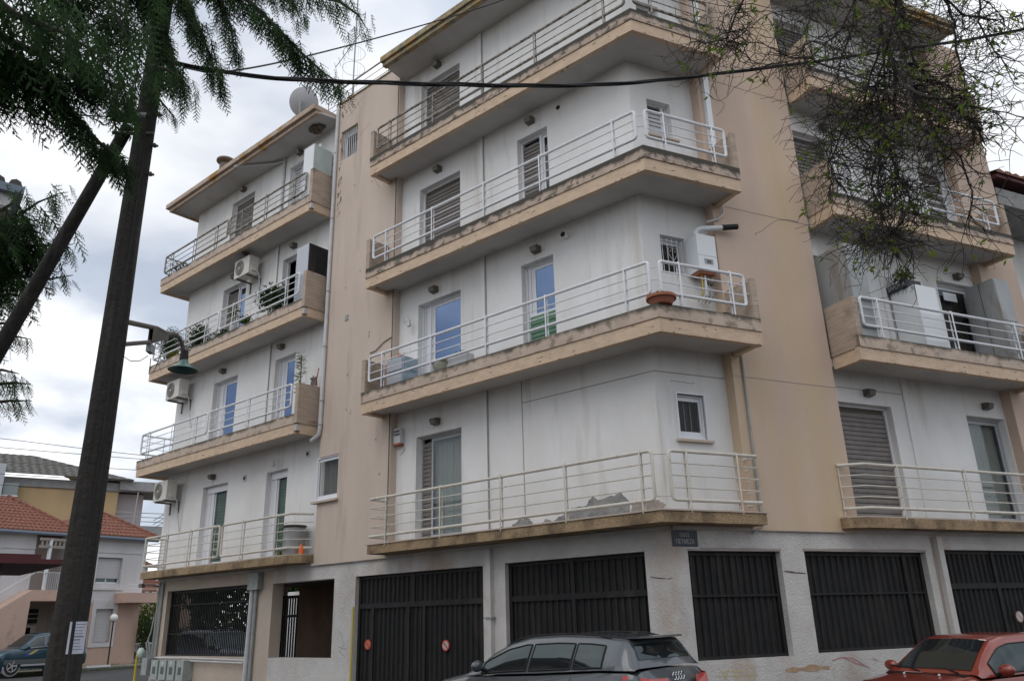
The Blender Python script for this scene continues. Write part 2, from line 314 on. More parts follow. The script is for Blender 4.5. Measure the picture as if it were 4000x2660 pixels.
# ---- balconies
def ring(outer_off, inner_off, kind):
    """edge strip of a balcony: outer line at outer_off behind the edge, inner line at inner_off"""
    o, i = outer_off, inner_off
    if kind == 'M': return [P2('A', -7.55, o), CN(o, o), P2('B', 2.12, o), P2('B', 2.12, i), CN(i, i), P2('A', -7.55, i)]
    if kind == 'L': return [P2('A', -10.05, o), P2('A', -18.12 + o, o), P2('A', -18.12 + o, 2.4), P2('A', -18.12 + i, 2.4), P2('A', -18.12 + i, i), P2('A', -10.05, i)]
    if kind == 'R': return [P2('B', 4.40, o), P2('B', 9.72, o), P2('B', 9.72, i), P2('B', 4.40, i)]
def slab_poly(kind, o):
    if kind == 'M': return [P2('A', -7.5, o), CN(o, o), P2('B', 2.08, o), P2('B', 2.08, PB_ + .1), P2('B', 1.8, WB + .1), CN(WA + .1, WB + .1), P2('A', -7.1, WA + .1), P2('A', -7.5, PA_ + .1)]
    if kind == 'L': return [P2('A', -9.96, o), P2('A', -18.12 + o, o), P2('A', -18.12 + o, 2.4), P2('A', -17.55, 2.4), P2('A', -17.55, WA + .1), P2('A', -9.75, WA + .1), P2('A', -9.75, PA_ + .05), P2('A', -9.96, PA_ + .05)]
    if kind == 'R': return [P2('B', 4.45, o), P2('B', 9.68, o), P2('B', 9.68, PB_ + .05), P2('B', 9.37, PB_ + .05), P2('B', 9.37, WB + .1), P2('B', 4.32, WB + .1), P2('B', 4.32, PB_ + .05), P2('B', 4.45, PB_ + .05)]
SHAPES = {}
def arc_loop(x0, x1, z0, z1, r, y=0, openl=False, openr=False):
    """a rounded rectangle of pipe seen from the street"""
    def cnr(cx, cz, a0): return [(cx + r * math.cos(R(a0 + t)), y, cz + r * math.sin(R(a0 + t))) for t in (0, 22, 45, 68, 90)]
    p = []
    p += cnr(x0 + r, z1 - r, 90)[::-1] ; p += cnr(x1 - r, z1 - r, 0)[::-1]; p += cnr(x1 - r, z0 + r, -90)[::-1]; p += cnr(x0 + r, z0 + r, 180)[::-1]
    p.append(p[0]); return p
def railing(bal, zb, fr, y, x0, x1, posts, ztop, zbot, bars, mat, base, r=.029, l_open=None, r_open=None):
    """one railing panel: pipe loop, thin bars and paired posts, all sub-parts of the balcony"""
    def ob(name, mb): return obj(name, mb, mat, bal, (*P2(fr, 0, y), 0), FR[fr][2])
    zt, zl = ztop - zb, zbot - zb
    mb = MB()
    if l_open is None and r_open is None: mb.tube(arc_loop(x0, x1, zl, zt, .06), r, 8, False)
    elif l_open is not None:
        c = .06
        for z in (zt, zl): pass
        mb.tube([*l_open(zt), (x0 + .0, 0, zt), (x1 - c, 0, zt), (x1 - .018, 0, zt - .018), (x1, 0, zt - c), (x1, 0, zl + c), (x1 - .018, 0, zl + .018), (x1 - c, 0, zl), (x0, 0, zl), *l_open(zl)[::-1]], r, 8)
    else:
        c = .06
        mb.tube([*r_open(zt), (x1, 0, zt), (x0 + c, 0, zt), (x0 + .018, 0, zt - .018), (x0, 0, zt - c), (x0, 0, zl + c), (x0 + .018, 0, zl + .018), (x0 + c, 0, zl), (x1, 0, zl), *r_open(zl)[::-1]], r, 8)
    ob('rail', mb)
    for i in range(bars):
        z = zl + (zt - zl) * (i + 1) / (bars + 1)
        pts = [(x0, 0, z), (x1, 0, z)]
        if l_open: pts = l_open(z) + pts
        if r_open: pts = pts + r_open(z)[::-1]
        ob('rail_bar', MB().tube(pts, .0115, 6))
    h = zt + .035 - (base - zb)
    key = ('post', round(h, 2), mat.name)
    if key not in SHAPES:
        p = MB(); p.tube([(0, -.034, 0), (0, -.034, h - .03), (0, -.022, h - .008), (0, 0, h), (0, .022, h - .008), (0, .034, h - .03), (0, .034, 0)], .0135, 6)
        p.tube([(.0, -.034, .07), (.0, .034, .07)], .009, 5); SHAPES[key] = p.mesh('post')
    for x in posts: obj('post', SHAPES[key], mat, bal, (*P2(fr, x, y), base - zb), FR[fr][2])
def endwall(bal, fr, x0, x1, y1, h=1.24, mat=None):
    obj('end_parapet', MB().box(x0, x1, 0.002, y1, .2455, h), mat or BOARD, bal, (0, 0, 0), FR[fr][2])
    sx = -1 if (x0 + x1) / 2 - x_mid(fr, x0) > 0 else 1
    obj('edge_band', MB().box(x0 + (.02 if sx > 0 else 0.0), x1 - (.02 if sx < 0 else 0.0), .131, y1, 0, .243), BAND, bal, (0, 0, 0), FR[fr][2])
def x_mid(fr, x): return -14 if fr == 'A' and x < -9 else (-2 if fr == 'A' else (0 if x < 3 else 7))
NAMES = ['first', 'second', 'third', 'top']
for k in (1, 2, 3):
    z = ZS[k]
    for kind in 'LMR':
        bal = obj('balcony', MB().prism(slab_poly(kind, .03), .07, .225), SOFF, bld, (0, 0, z))
        worn = FASCB if (kind, k) in (('M', 2), ('M', 3), ('R', 3), ('R', 2)) else FASC
        o = obj('parapet', MB().prism(ring(0, .12, kind), .245, .485), worn, bal)
        obj('edge_band', MB().prism(ring(.022, .13, kind), 0, .243), BAND, bal)
        rm = RAILO if k == 3 else RAILW
        zt, zl = z + 1.285, z + .715
        pb = z + .48
        if kind == 'M':
            endwall(bal, 'A', -7.55, -7.43, PA_ + .02); endwall(bal, 'B', 2.0, 2.12, PB_ + .02)
            railing(bal, z, 'A', .06, -7.36, -.15, [-6.9, -5.37, -3.83, -2.34, -.62], zt, zl, 2, rm, pb)
            railing(bal, z, 'B', .06, .14, 1.90, [.52, 1.6], zt, zl, 2, rm, pb)
            for zz in (.95, 1.18):
                obj('rail_stub', MB().tube([L3('A', -7.44, .06, zz), L3('A', -7.36, .06, zz)], .01, 6), rm, bal)
                obj('rail_stub', MB().tube([L3('B', 1.90, .06, zz), L3('B', 2.0, .06, zz)], .01, 6), rm, bal)
                obj('rail_stub', MB().tube([(*P2('A', -.15, .06), zz), (*P2('B', .14, .06), zz)], .009, 6), rm, bal)
        if kind == 'L':
            endwall(bal, 'A', -10.05, -9.93, PA_ + .02)
            railing(bal, z, 'A', .06, -18.06, -14.24, [-17.62, -16.17, -14.87], zt, zl, 2, rm, pb)
            railing(bal, z, 'A', .06, -14.12, -10.30, [-13.42, -12.2, -10.85], zt, zl, 2, rm, pb)
            for zz in (.95, 1.12): obj('rail_stub', MB().tube([L3('A', -14.24, .06, zz), L3('A', -14.12, .06, zz)], .01, 6), rm, bal)
            mb = MB(); mb.tube([L3('A', -18.06, .1, 1.285), L3('A', -18.06, 2.3, 1.285), L3('A', -18.06, 2.34, 1.2), L3('A', -18.06, 2.34, .78), L3('A', -18.06, 2.3, .715), L3('A', -18.06, .1, .715)], .024, 8); obj('rail', mb, rm, bal)
            for zz in (.9, 1.1): obj('rail_bar', MB().tube([L3('A', -18.06, .08, zz), L3('A', -18.06, 2.34, zz)], .009, 6), rm, bal)
            for yy in (.75, 1.6): obj('post', MB().tube([L3('A', -18.06, yy, .48), L3('A', -18.06, yy, 1.31)], .012, 6), rm, bal)
        if kind == 'R':
            endwall(bal, 'B', 4.40, 4.52, PB_ + .02); endwall(bal, 'B', 9.60, 9.72, PB_ + .02)
            railing(bal, z, 'B', .06, 4.66, 9.46, [5.08, 7.15, 9.05], zt, zl, 2, rm, pb)
            for zz in (.95, 1.18):
                obj('rail_stub', MB().tube([L3('B', 4.52, .06, zz), L3('B', 4.66, .06, zz)], .01, 6), rm, bal)
                obj('rail_stub', MB().tube([L3('B', 9.46, .06, zz), L3('B', 9.6, .06, zz)], .01, 6), rm, bal)
CHIP = M('chipped edge', (.20, .155, .12), (.36, .29, .22), 20, rough=1)
for k in (1, 2, 3):
    for fr, xa, xb in (('A', -18, -10.1), ('A', -7.5, -.1), ('B', .1, 2.0), ('B', 4.5, 9.6)):
        b = MB()
        for q in range(int((xb - xa) * 4)):
            cx = random.uniform(xa, xb); cz = ZS[k] + random.choice([random.uniform(.0, .02), random.uniform(.20, .24), random.uniform(.02, .22)]); w_, h_ = random.uniform(.02, .11), random.uniform(.008, .025)
            mm = blob_([(cx, cz), (cx + w_ * .5, cz - h_ * .3), (cx + w_, cz), (cx + w_ * .8, cz + h_), (cx + w_ * .3, cz + h_ * .8)], .0185); b.add(mm.v, mm.f)
        o = obj('chips', b, CHIP, bld, (0, 0, 0), FR[fr][2]); o['kind'] = 'stuff'
# first floor: thin slabs with granulated edge
z = ZS[0]
def bal0(poly, rim): 
    b = obj('balcony', MB().prism(poly, .0, .175), GRANI, bld, (0, 0, z)); obj('edge_slab', MB().prism(rim, .177, .20), GROUNDP, b); return b
oA, oB = .12, .35
pM = [P2('A', -7.30, oA), CN(oA, oB), P2('B', 1.99, oB), P2('B', 1.99, PB_ + .05), CN(WA + .1, WB + .1), P2('A', -7.30, PA_ + .05)]
rM = [P2('A', -7.33, oA - .02), CN(oA - .02, oB - .02), P2('B', 2.02, oB - .02), P2('B', 2.02, PB_ + .04), CN(WA + .08, WB + .08), P2('A', -7.33, PA_ + .04)]
bm = bal0(pM, rM)
pL = [P2('A', -9.86, PA_ + .05), P2('A', -9.86, .33), P2('A', -10.12, oA), P2('A', -17.2, oA), P2('A', -17.2, 1.2), P2('A', -16.9, 1.2)]
bl = bal0(pL, [(p[0], p[1]) for p in pL])
pR = [P2('B', 3.92, PB_ + .05), P2('B', 3.92, .52), P2('B', 4.24, oB), P2('B', 9.9, oB), P2('B', 9.9, PB_ + .05)]
brr = bal0(pR, pR)
zt, zl, pb = 4.21, 3.44, 3.24
railing(bm, z, 'A', .15, -7.27, -.45, [-6.75, -5.17, -3.62, -2.16, -.66], zt, zl, 3, RAILC, pb, l_open=lambda q: [(-7.27, .46, q)])
railing(bm, z, 'B', .38, .20, 1.95, [.52, 1.52], zt, zl, 3, RAILC, pb, r_open=lambda q: [(1.95, .32, q)])
for zz in (.4, 1.06): obj('rail_stub', MB().tube([(*P2('A', -.45, .15), zz), (*P2('B', .20, .38), zz)], .01, 6), RAILC, bm)
railing(bl, z, 'A', .15, -17.17, -13.20, [-15.94, -14.66, -13.5], zt, zl, 3, RAILC, pb, l_open=lambda q: [(-17.17, .95, q)])
railing(bl, z, 'A', .15, -13.07, -10.15, [-12.1, -10.66], zt, zl, 3, RAILC, pb, r_open=lambda q: [(-9.86, .45, q)])
obj('post', MB().tube([L3('A', -17.17, .15, .17), L3('A', -17.17, .15, 1.1)], .03, 8), RAILC, bl)
obj('post', MB().tube([L3('A', -17.17, .6, .17), L3('A', -17.17, .6, 1.1)], .014, 6), RAILC, bl)
railing(brr, z, 'B', .38, 4.36, 9.85, [5.16, 6.96, 8.75], zt, zl, 3, RAILC, pb, l_open=lambda q: [(4.02, .28, q)])
obj('post', MB().tube([L3('B', 4.04, .66, .17), L3('B', 4.04, .66, 1.1)], .014, 6), RAILC, brr)

# ---- eaves
def eave(pts_o, pts_i, name='eave', mat=EAVEL):
    e = obj(name, MB().prism(pts_o, .07, .22), mat, bld, (0, 0, TOP)); obj('eave_band', MB().prism(pts_i, -.045, .068), mat, e); return e
e1 = eave([P2('A', -9.9, -.12), P2('A', -18.2, -.12), P2('A', -18.2, 3), P2('A', -17.4, 3), P2('A', -17.4, WA + .1), P2('A', -9.75, WA + .1), P2('A', -9.75, PA_), P2('A', -9.9, PA_)],
          [P2('A', -9.93, -.03), P2('A', -18.1, -.03), P2('A', -18.1, 3), P2('A', -18.0, 3), P2('A', -18.0, .06), P2('A', -9.93, .06)])
e2 = eave([P2('A', -7.15, -.12), CN(-.12, -.12), P2('B', 2.1, -.12), P2('B', 2.1, PB_), P2('B', 1.9, WB + .1), CN(WA + .1, WB + .1), P2('A', -7.15, WA + .1)],
          [P2('A', -7.12, -.06), CN(-.06, -.06), P2('B', 2.07, -.06), P2('B', 2.07, .06), CN(.06, .06), P2('A', -7.12, .06)], mat=EAVE)
e3 = eave([P2('B', 4.35, -.12), P2('B', 9.55, -.12), P2('B', 9.55, WB + .1), P2('B', 4.3, WB + .1), P2('B', 4.3, PB_)],
          [P2('B', 4.38, -.06), P2('B', 9.52, -.06), P2('B', 9.52, .06), P2('B', 4.38, .06)], mat=EAVE)
for e in (e1, e2, e3): pass
part('eave_soffit', MB().prism([P2('A', -9.93, .06), P2('A', -18.0, .06), P2('A', -18.0, 3), P2('A', -17.58, 3), P2('A', -17.58, WA), P2('A', -9.76, WA)], TOP + .0, TOP + .068), SOFF)
part('eave_soffit', MB().prism([P2('A', -7.12, .06), CN(.06, .06), P2('B', 2.07, .06), P2('B', 2.07, PB_), P2('B', 1.94, WB), CN(WA, WB), P2('A', -7.2, WA)], TOP, TOP + .068), SOFF)
part('eave_soffit', MB().prism([P2('B', 4.38, .06), P2('B', 9.52, .06), P2('B', 9.52, PB_), P2('B', 9.36, WB), P2('B', 4.34, WB)], TOP, TOP + .068), SOFF)
part('parapet_coping', MB().box(-9.8, -7.18, PA_ - .03, PA_ + .3, 15.5, 15.54), EAVE, 'A')
part('gutter_drop', MB().tube([(-14.0, -.06, TOP - .02), (-12.9, .66, TOP - .06), (-12.53, .73, TOP - .12), (-12.53, .74, 12.35)], .04, 8), PIPE, 'A')
part('gutter_drop', MB().tube([(-17.9, 1.2, TOP - .02), (-17.62, 1.0, TOP - .05)], .045, 8), PIPE, 'A')
# roof railing above the stair tower and behind the eave
rr_ = part('roof_railing', MB().tube([(-10.6, .8, 16.3), (-5.0, .8, 16.32)], .022, 8), RAILO, 'A')
for zz in (16.08, 15.86, 15.68): obj('rail_bar', MB().tube([(-10.6, .8, zz), (-5.0, .8, zz)], .009, 6), RAILO, rr_)
for x in (-10.55, -9.4, -7.9, -6.2, -5.2): obj('post', MB().tube([(x, .8, 15.5), (x, .8, 16.33)], .014, 6), RAILO, rr_)
part('roof_tank_room', MB().box(-5.1, -2.5, 1.0, 4, 15.3, 17.6), PEACH, 'A')

# ---- doors and windows
def slatmesh(w, h=.085):
    k = ('slat', round(w, 2), h)
    if k not in SHAPES:
        SHAPES[k] = MB().xprism([(-.002, 0), (.02, h * .08), (.02, h * .95), (.012, h), (-.002, h * .55)], -w / 2, w / 2).mesh('slat')
    return SHAPES[k]
def fit(fr, hole, y, kind, smat=SLATB, fmat=ALU, split=.5, cover=1., curtain=CURT, pane=PANE, side='l', name='balcony_door'):
    """frame + glass/slats in an opening. Origin at the opening's lower left corner, y into the wall."""
    x0, x1, z0, z1 = hole; w, h = x1 - x0, z1 - z0; yo = .14
    b = MB(); t = .045 if name != 'window' else .03
    b.box(0, t, 0, .07, 0, h); b.box(w - t, w, 0, .07, 0, h); b.box(t, w - t, 0, .07, h - t, h); b.box(t, w - t, 0, .07, 0, .05)
    d = obj(name, b, fmat, bld, L3(fr, x0, y + yo, z0), FR[fr][2])
    def slats(a, c, zlo, zhi, yy=.02):
        me = slatmesh(c - a); n = int((zhi - zlo) / .092)
        for i in range(n):
            o = bpy.data.objects.new('slat', me)
            if not me.materials: me.materials.append(smat)
            o.location = ((a + c) / 2, yy, zlo + i * .092); o.parent = d; COL.objects.link(o)
            if me.materials[0] != smat: o.material_slots[0].link = 'OBJECT'; o.material_slots[0].material = smat
    def leaf(a, c, yy=.035, pm=pane):
        s = MB(); q = .05 if name != 'window' else .03
        s.box(a, a + q, yy, yy + .03, .05, h - t); s.box(c - q, c, yy, yy + .03, .05, h - t); s.box(a + q, c - q, yy, yy + .03, h - t - .07, h - t); s.box(a + q, c - q, yy, yy + .03, .05, .13)
        obj('sash', s, fmat, d); obj('pane', MB().box(a + q, c - q, yy + .01, yy + .018, .13, h - t - .07), pm, d)
    def curt(a, c, yy=.16, cm=curtain):
        n = max(8, int((c - a) / .03)); v = []; f = []
        for i in range(n + 1):
            x = a + (c - a) * i / n; o_ = .018 * math.sin(i * 1.9) + .01 * math.sin(i * .7 + x0)
            v += [(x, yy + o_, .06), (x, yy + o_, h - .06)]
        f = [(2 * i, 2 * i + 2, 2 * i + 3, 2 * i + 1) for i in range(n)]
        mb = MB(); mb.add(v, f); mb.sm = True; obj('curtain', mb, cm, d)
    if kind == 'shutter':
        slats(t, w - t, .05 + (h - .1) * (1 - cover), h - .06)
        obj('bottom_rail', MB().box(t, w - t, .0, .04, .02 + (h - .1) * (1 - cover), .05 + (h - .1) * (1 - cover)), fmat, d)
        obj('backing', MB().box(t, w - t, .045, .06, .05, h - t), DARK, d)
    elif kind == 'glass': leaf(t, w - t); curt(t + .02, w - t)
    elif kind == 'slide':      # shutter box strip at one side, glass leaf on the other
        a = w * split; leaf(a if side == 'l' else t, w - t if side == 'l' else w - a)
        if side == 'l' and smat is SLATW: obj('side_panel', MB().box(t, a - .002, .03, .06, .05, h - t).box(t + .05, t + .065, .0, .029, .05, h - t).box(a - .07, a - .05, .0, .029, .05, h - t), ALU, d)
        elif side == 'l': slats(t, a, .06, h - .06, .03)
        curt(t, w - t)
    elif kind == 'half':
        a = w * split; slats(t, a, .06, h - .06); obj('mullion', MB().box(a, a + .05, .0, .06, .05, h - t), fmat, d); leaf(a + .05, w - t); curt(a + .05, w - t, cm=curtain)
    elif kind == 'behind':     # glass in front of closed slats
        a = w * .30; leaf(a, w - t); obj('backing', MB().box(t, w - t, .13, .14, .05, h - t), SLATG, d)
        obj('side_panel', MB().box(t, a - .002, .01, .06, .05, h - t).box(a * .55, a * .6, 0, .009, .05, h - t), ALU, d); obj('shutter_box', MB().box(t, w - t, -.02, -.001, h - .19, h - t), ALU, d)
        slats(a + .05, w - t - .04, .1, h - .1, .085)
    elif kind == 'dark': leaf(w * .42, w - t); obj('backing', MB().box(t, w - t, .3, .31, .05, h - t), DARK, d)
    return d
hA = dict(zip([(k, i) for i in (0, 1) for k in range(4)], holesAL))
fit('A', hA[0, 0], WA, 'behind', SLATG, pane=PANEK); fit('A', hA[0, 1], WA, 'behind', SLATG, pane=PANEK)
fit('A', hA[1, 0], WA, 'slide', SLATW, split=.3, pane=PANEB, curtain=CURT); fit('A', hA[1, 1], WA, 'slide', SLATW, split=.3, pane=PANEB, curtain=CURTD)
fit('A', hA[2, 0], WA, 'half', SLATB, split=.5, pane=PANEB); fit('A', hA[2, 1], WA, 'dark', pane=PANEB)
fit('A', hA[3, 0], WA, 'shutter', SLATB); fit('A', hA[3, 1], WA, 'half', SLATW, split=.4, pane=PANEB)
fit('A', holesAM[0], WA, 'slide', SLATB, GREYA, split=.22, curtain=CURTG)
fit('A', holesAM[1], WA, 'slide', SLATW, split=.25, pane=PANEB); fit('A', holesAM[2], WA, 'shutter', SLATB); fit('A', holesAM[3], WA, 'shutter', SLATB)
d = fit('A', holesAM[4], WA, 'slide', SLATW, split=.22, pane=PANEB, curtain=CURTD)
me = slatmesh(.66)
obj('shutter_backing', MB().box(.11, .79, -.03, -.012, .05, 1.16), SLATG, d)
for i in range(12):
    o = bpy.data.objects.new('slat', me.copy() if i == 0 else o.data); COL.objects.link(o); o.parent = d; o.location = (.45, -.052, .06 + i * .092)
    if i == 0: o.data.materials.clear(); o.data.materials.append(SLATG)
obj('lock_rail', MB().box(.1, .79, -.01, .03, 1.165, 1.215), ALU, d)
fit('A', holesAM[5], WA, 'half', SLATB, split=.62, side='r', curtain=CURTD)
for i, hh in enumerate(holesBM):
    dd = fit('B', hh, WB - (.10 if i == 0 else 0), 'glass' if i in (0, 1) else 'half', SLATW, split=.75, curtain=CURTK if i < 2 else CURTD, pane=PANEK, name='window')  # behind the grille the dark curtain stands in for the room's shade
    w, h = hh[1] - hh[0], hh[3] - hh[2]
    if i == 0:
        obj('surround', MB().box(-.03, 0, -.07, .05, -.03, h + .03).box(w, w + .03, -.07, .05, -.03, h + .03).box(0, w, -.07, .05, h, h + .03), ALU, dd)
        obj('sill', MB().box(-.08, w + .1, -.11, .04, -.07, -.03), GROUNDP, dd)
        for q in (.12, .25, .38): obj('bar', MB().tube([(q, .12, .05), (q, .12, h - .1)], .006, 5), RAILC, dd)
    if i == 1:
        for q in range(5): obj('grille_bar', MB().tube([(.06 + q * .11, -.10, .03), (.06 + q * .11, -.10, h - .04)], .007, 5), RAILW, dd)
        for zz in (.05, h - .08): obj('grille_bar', MB().tube([(.02, -.10, zz), (w - .02, -.10, zz)], .007, 5), RAILW, dd)
        def spiral(cx, cz, sgn, sg2):
            return [(cx + sgn * (.06 - .05 * t) * math.cos(t * 7), -.105, cz + sg2 * (.06 - .05 * t) * math.sin(t * 7)) for t in [q / 12 for q in range(12)]]
        for sg in (-1, 1):
            obj('scroll', MB().tube(spiral(.28 - sg * .06, .50, sg, 1) , .006, 5), RAILC, dd)
            obj('scroll', MB().tube([(.28 + sg * .12, -.105, .50), (.28 + sg * .08, -.105, .40), (.28, -.105, .28), (.28 - sg * .03, -.105, .2), (.28 - sg * .07, -.105, .19)], .006, 5), RAILC, dd)
    if i == 2: obj('sill', MB().box(-.06, w + .12, -.2, -.0, -.06, -.02), GROUNDP, dd)
fit('B', holesBR[0], WB, 'shutter', SLATB); fit('B', holesBR[1], WB, 'slide', SLATB, GREYA, split=.12, curtain=CURTG)
fit('B', holesBR[2], WB, 'shutter', SLATW); fit('B', holesBR[3], WB, 'slide', SLATG, split=.14, curtain=DARK)
fit('B', holesBR[4], WB, 'shutter', SLATB); fit('B', holesBR[5], WB, 'shutter', SLATB)
fit('B', holesBR[6], WB, 'shutter', SLATB); fit('B', holesBR[7], WB, 'shutter', SLATB)
dd = fit('A', holesPA[0], PA_ - .12, 'glass', curtain=CURTD, pane=PANEK, name='window'); obj('sill', MB().box(-.06, .9, -.10, .05, -.05, -.002), GROUNDP, dd)
dd = fit('A', holesPA[1], PA_, 'glass', curtain=CURTD, name='window')
for q in range(8): obj('bar', MB().tube([(.05 + q * .085, -.08, .03), (.05 + q * .085, -.08, .9)], .009, 5), RAILW, dd)

# pilasters, pipes and joints on the walls
for fr, x, y, zs in (('A', -12.55, WA, (0, 1, 2, 3)), ('A', -4.53, WA, (0, 1, 2, 3)), ('B', 6.42, WB, (0, 1, 2, 3))):
    for k in zs:
        zz = ZS[k] + .22; zt_ = (ZS[k + 1] + .07) if k < 3 else TOP
        if k == 0 and x == -12.55: continue
        part('wall_chase', MB().box(x - .07, x + .05, y - .035, y, zz, zt_), WHITE, fr)
        part('conduit', MB().tube([(x + .065, y - .012, zz), (x + .065, y - .012, zt_)], .010, 6), GPIPE, fr)
part('drainpipe', MB().tube([(-9.72, PA_ - .05, 15.45), (-9.74, PA_ - .05, 6.25), (-9.76, PA_ - .06, 6.08), (-9.86, PA_ - .1, 6.0), (-9.98, PA_ - .12, 5.95)], .05, 10), PIPE, 'A')
for zz in (13.9, 11.9, 9.8, 8.3, 6.9, 6.3): part('pipe_clip', MB().tube([(-9.73, PA_ - .05, zz), (-9.73, PA_ - .05, zz + .03)], .056, 10), GPIPE, 'A')
part('drainpipe', MB().box(2.05, 2.17, PB_ - .09, PB_ - .002, 9.2, 15.1), APPL, 'B')
part('drain_hose', MB().tube([(2.14, PB_ - .05, 9.2), (2.16, PB_ - .05, 8.95), (2.02, PB_ - .04, 8.8), (1.75, PB_ - .02, 8.7)], .022, 7), PIPE, 'B')
part('conduit', MB().tube([(2.16, PB_ - .03, 6.2), (2.14, PB_ - .03, 3.1), (1.9, PB_ - .03, 2.98)], .02, 7), GPIPE, 'B')
part('conduit', MB().tube([(-7.23, PA_ - .015, 14.95), (-7.24, PA_ - .015, 3.4)], .010, 6), LAMPM, 'A')
part('cable_loop', MB().tube([(-7.26, PA_ - .015, 7.95), (-7.5, PA_ - .02, 7.9), (-7.8, PA_ - .02, 7.75), (-8.0, PA_ - .02, 7.74)], .010, 6), LAMPM, 'A')
JNT = M('open joint', (.33, .29, .26), rough=1)
for zz in (9.13, 12.08, 5.70): part('wall_joint', MB().box(1.95, 4.33, PB_ - .004, PB_ + .01, zz, zz + .012), JNT, 'B')
part('wall_joint', MB().box(-3.58, xcorner('A', WA, WB), WA - .004, WA + .01, 5.70, 5.716).box(-3.59, -3.57, WA - .004, WA + .01, 3.32, 6.15), JNT, 'A')
part('wall_joint', MB().box(xcorner('B', WA, WB), 1.94, WB - .004, WB + .01, 5.70, 5.716), JNT, 'B')
part('wall_joint', MB().box(4.35, 6.35, WB - .004, WB + .01, 5.80, 5.816), JNT, 'B')
# patch of lost plaster over the first-floor slab
def blob(pts, y, th=.006): return MB().add([(p[0], y, p[1]) for p in pts] + [(p[0], y + th, p[1]) for p in pts], [tuple(range(len(pts)))] + [(i, (i + 1) % len(pts), len(pts) + (i + 1) % len(pts), len(pts) + i) for i in range(len(pts))])
def rough(pts, amp=.02, n=4):
    o = []
    for i in range(len(pts)):
        a, b = pts[i], pts[(i + 1) % len(pts)]
        for k in range(n): o.append((a[0] + (b[0] - a[0]) * k / n + random.uniform(-amp, amp), a[1] + (b[1] - a[1]) * k / n + random.uniform(-amp, amp)))
    return o
part('bare_patch', blob(rough([(-3.9, 3.31), (-3.92, 3.40), (-3.75, 3.50), (-3.5, 3.50), (-3.4, 3.38), (-3.2, 3.37), (-3.1, 3.46), (-2.95, 3.40), (-2.7, 3.5), (-2.5, 3.58), (-2.2, 3.60), (-2.05, 3.74), (-1.95, 3.66), (-1.6, 3.70), (-1.45, 3.72), (-1.3, 3.56), (-1.32, 3.31)], .016), WA - .007), CONC, 'A')
part('bare_patch', blob(rough([(-1.3, 3.33), (-1.25, 3.5), (-.75, 3.52), (-.62, 3.45), (-.75, 3.36)], .015), WA - .007), M('pinkish bare render', (.42, .36, .32), (.3, .27, .25), 8, rough=.95, bump=.8, bsc=20), 'A')
SPOT = M('lost paint', (.10, .085, .07), (.22, .18, .14), 14, rough=1)
for q in range(22):
    cx, cz = -9.62 + abs(random.gauss(0, .10)), random.choice([random.uniform(12.5, 13.6), random.uniform(13.2, 15.2), random.uniform(11.6, 13.2)]); w_, h_ = random.uniform(.015, .05), random.uniform(.03, .14)
    part('lost_paint', blob(rough([(cx, cz), (cx + w_, cz), (cx + w_, cz + h_), (cx, cz + h_)], .015, 3), PA_ - .004, .003), SPOT, 'A')
for q in range(14):
    cx, cz = random.uniform(-9.3, -7.5), random.uniform(4, 14.5); w_, h_ = random.uniform(.02, .06), random.uniform(.02, .06)
    part('lost_paint', blob(rough([(cx, cz), (cx + w_, cz), (cx + w_, cz + h_), (cx, cz + h_)], .012, 3), PA_ - .004, .003), M('grey filler', (.36, .31, .27), (.28, .25, .22), 14, rough=1), 'A')
def crackline(fr, x, z, dx, dz, n, y):
    pts = [(x, z)]
    for i in range(n): pts.append((pts[-1][0] + dx / n + random.uniform(-.03, .03), pts[-1][1] + dz / n + random.uniform(-.02, .02)))
    b = MB()
    for (xa, za), (xb, zb) in zip(pts[:-1], pts[1:]):
        d_ = Vector((xb - xa, zb - za)).normalized() * .004; b.add([(xa + d_.y, y, za - d_.x), (xb + d_.y, y, zb - d_.x), (xb - d_.y, y, zb + d_.x), (xa - d_.y, y, za + d_.x)], [(0, 1, 2, 3)])
    part('hairline_crack', b, SPOT, fr)
for a in (('A', -9.3, 14.9, .6, .35, 9, PA_ - .003), ('A', -8.9, 14.0, .5, .3, 7, PA_ - .003), ('A', -8.2, 12.6, .3, -.5, 7, PA_ - .003), ('B', 2.4, 7.2, .2, -.9, 9, PB_ - .003), ('A', -2.2, 9.9, .7, -.2, 8, WA - .003), ('A', -11.0, 8.4, .3, -.7, 8, WA - .003), ('B', .75, 5.55, .5, .03, 8, WB - .003)): crackline(*a)
part('vent_hole', MB().box(-13.36, -13.2, WA - .02, WA, 5.42, 5.60), PIPE, 'A'); part('vent_core', MB().tube([(-13.28, WA - .03, 5.51), (-13.28, WA - .018, 5.51)], .05, 10), BLACK, 'A')
part('vent_hole', MB().box(-10.56, -10.42, WA - .02, WA, 5.67, 5.83), PIPE, 'A'); part('vent_core', MB().tube([(-10.49, WA - .03, 5.75), (-10.49, WA - .018, 5.75)], .045, 10), BLACK, 'A')
part('vent_pipe', MB().tube([(-2.30, WA - .13, 8.86), (-2.30, WA, 8.86)], .07, 12), WHITE, 'A'); part('vent_core', MB().tube([(-2.30, WA - .134, 8.86), (-2.30, WA - .131, 8.86)], .058, 12), BLACK, 'A')
part('vent_core', MB().tube([(-2.34, WA - .012, 11.9), (-2.34, WA, 11.9)], .05, 12), BLACK, 'A')
part('vent_hole', MB().box(-9.02, -8.9, PA_ - .02, PA_, 8.83, 8.97), GPIPE, 'A')

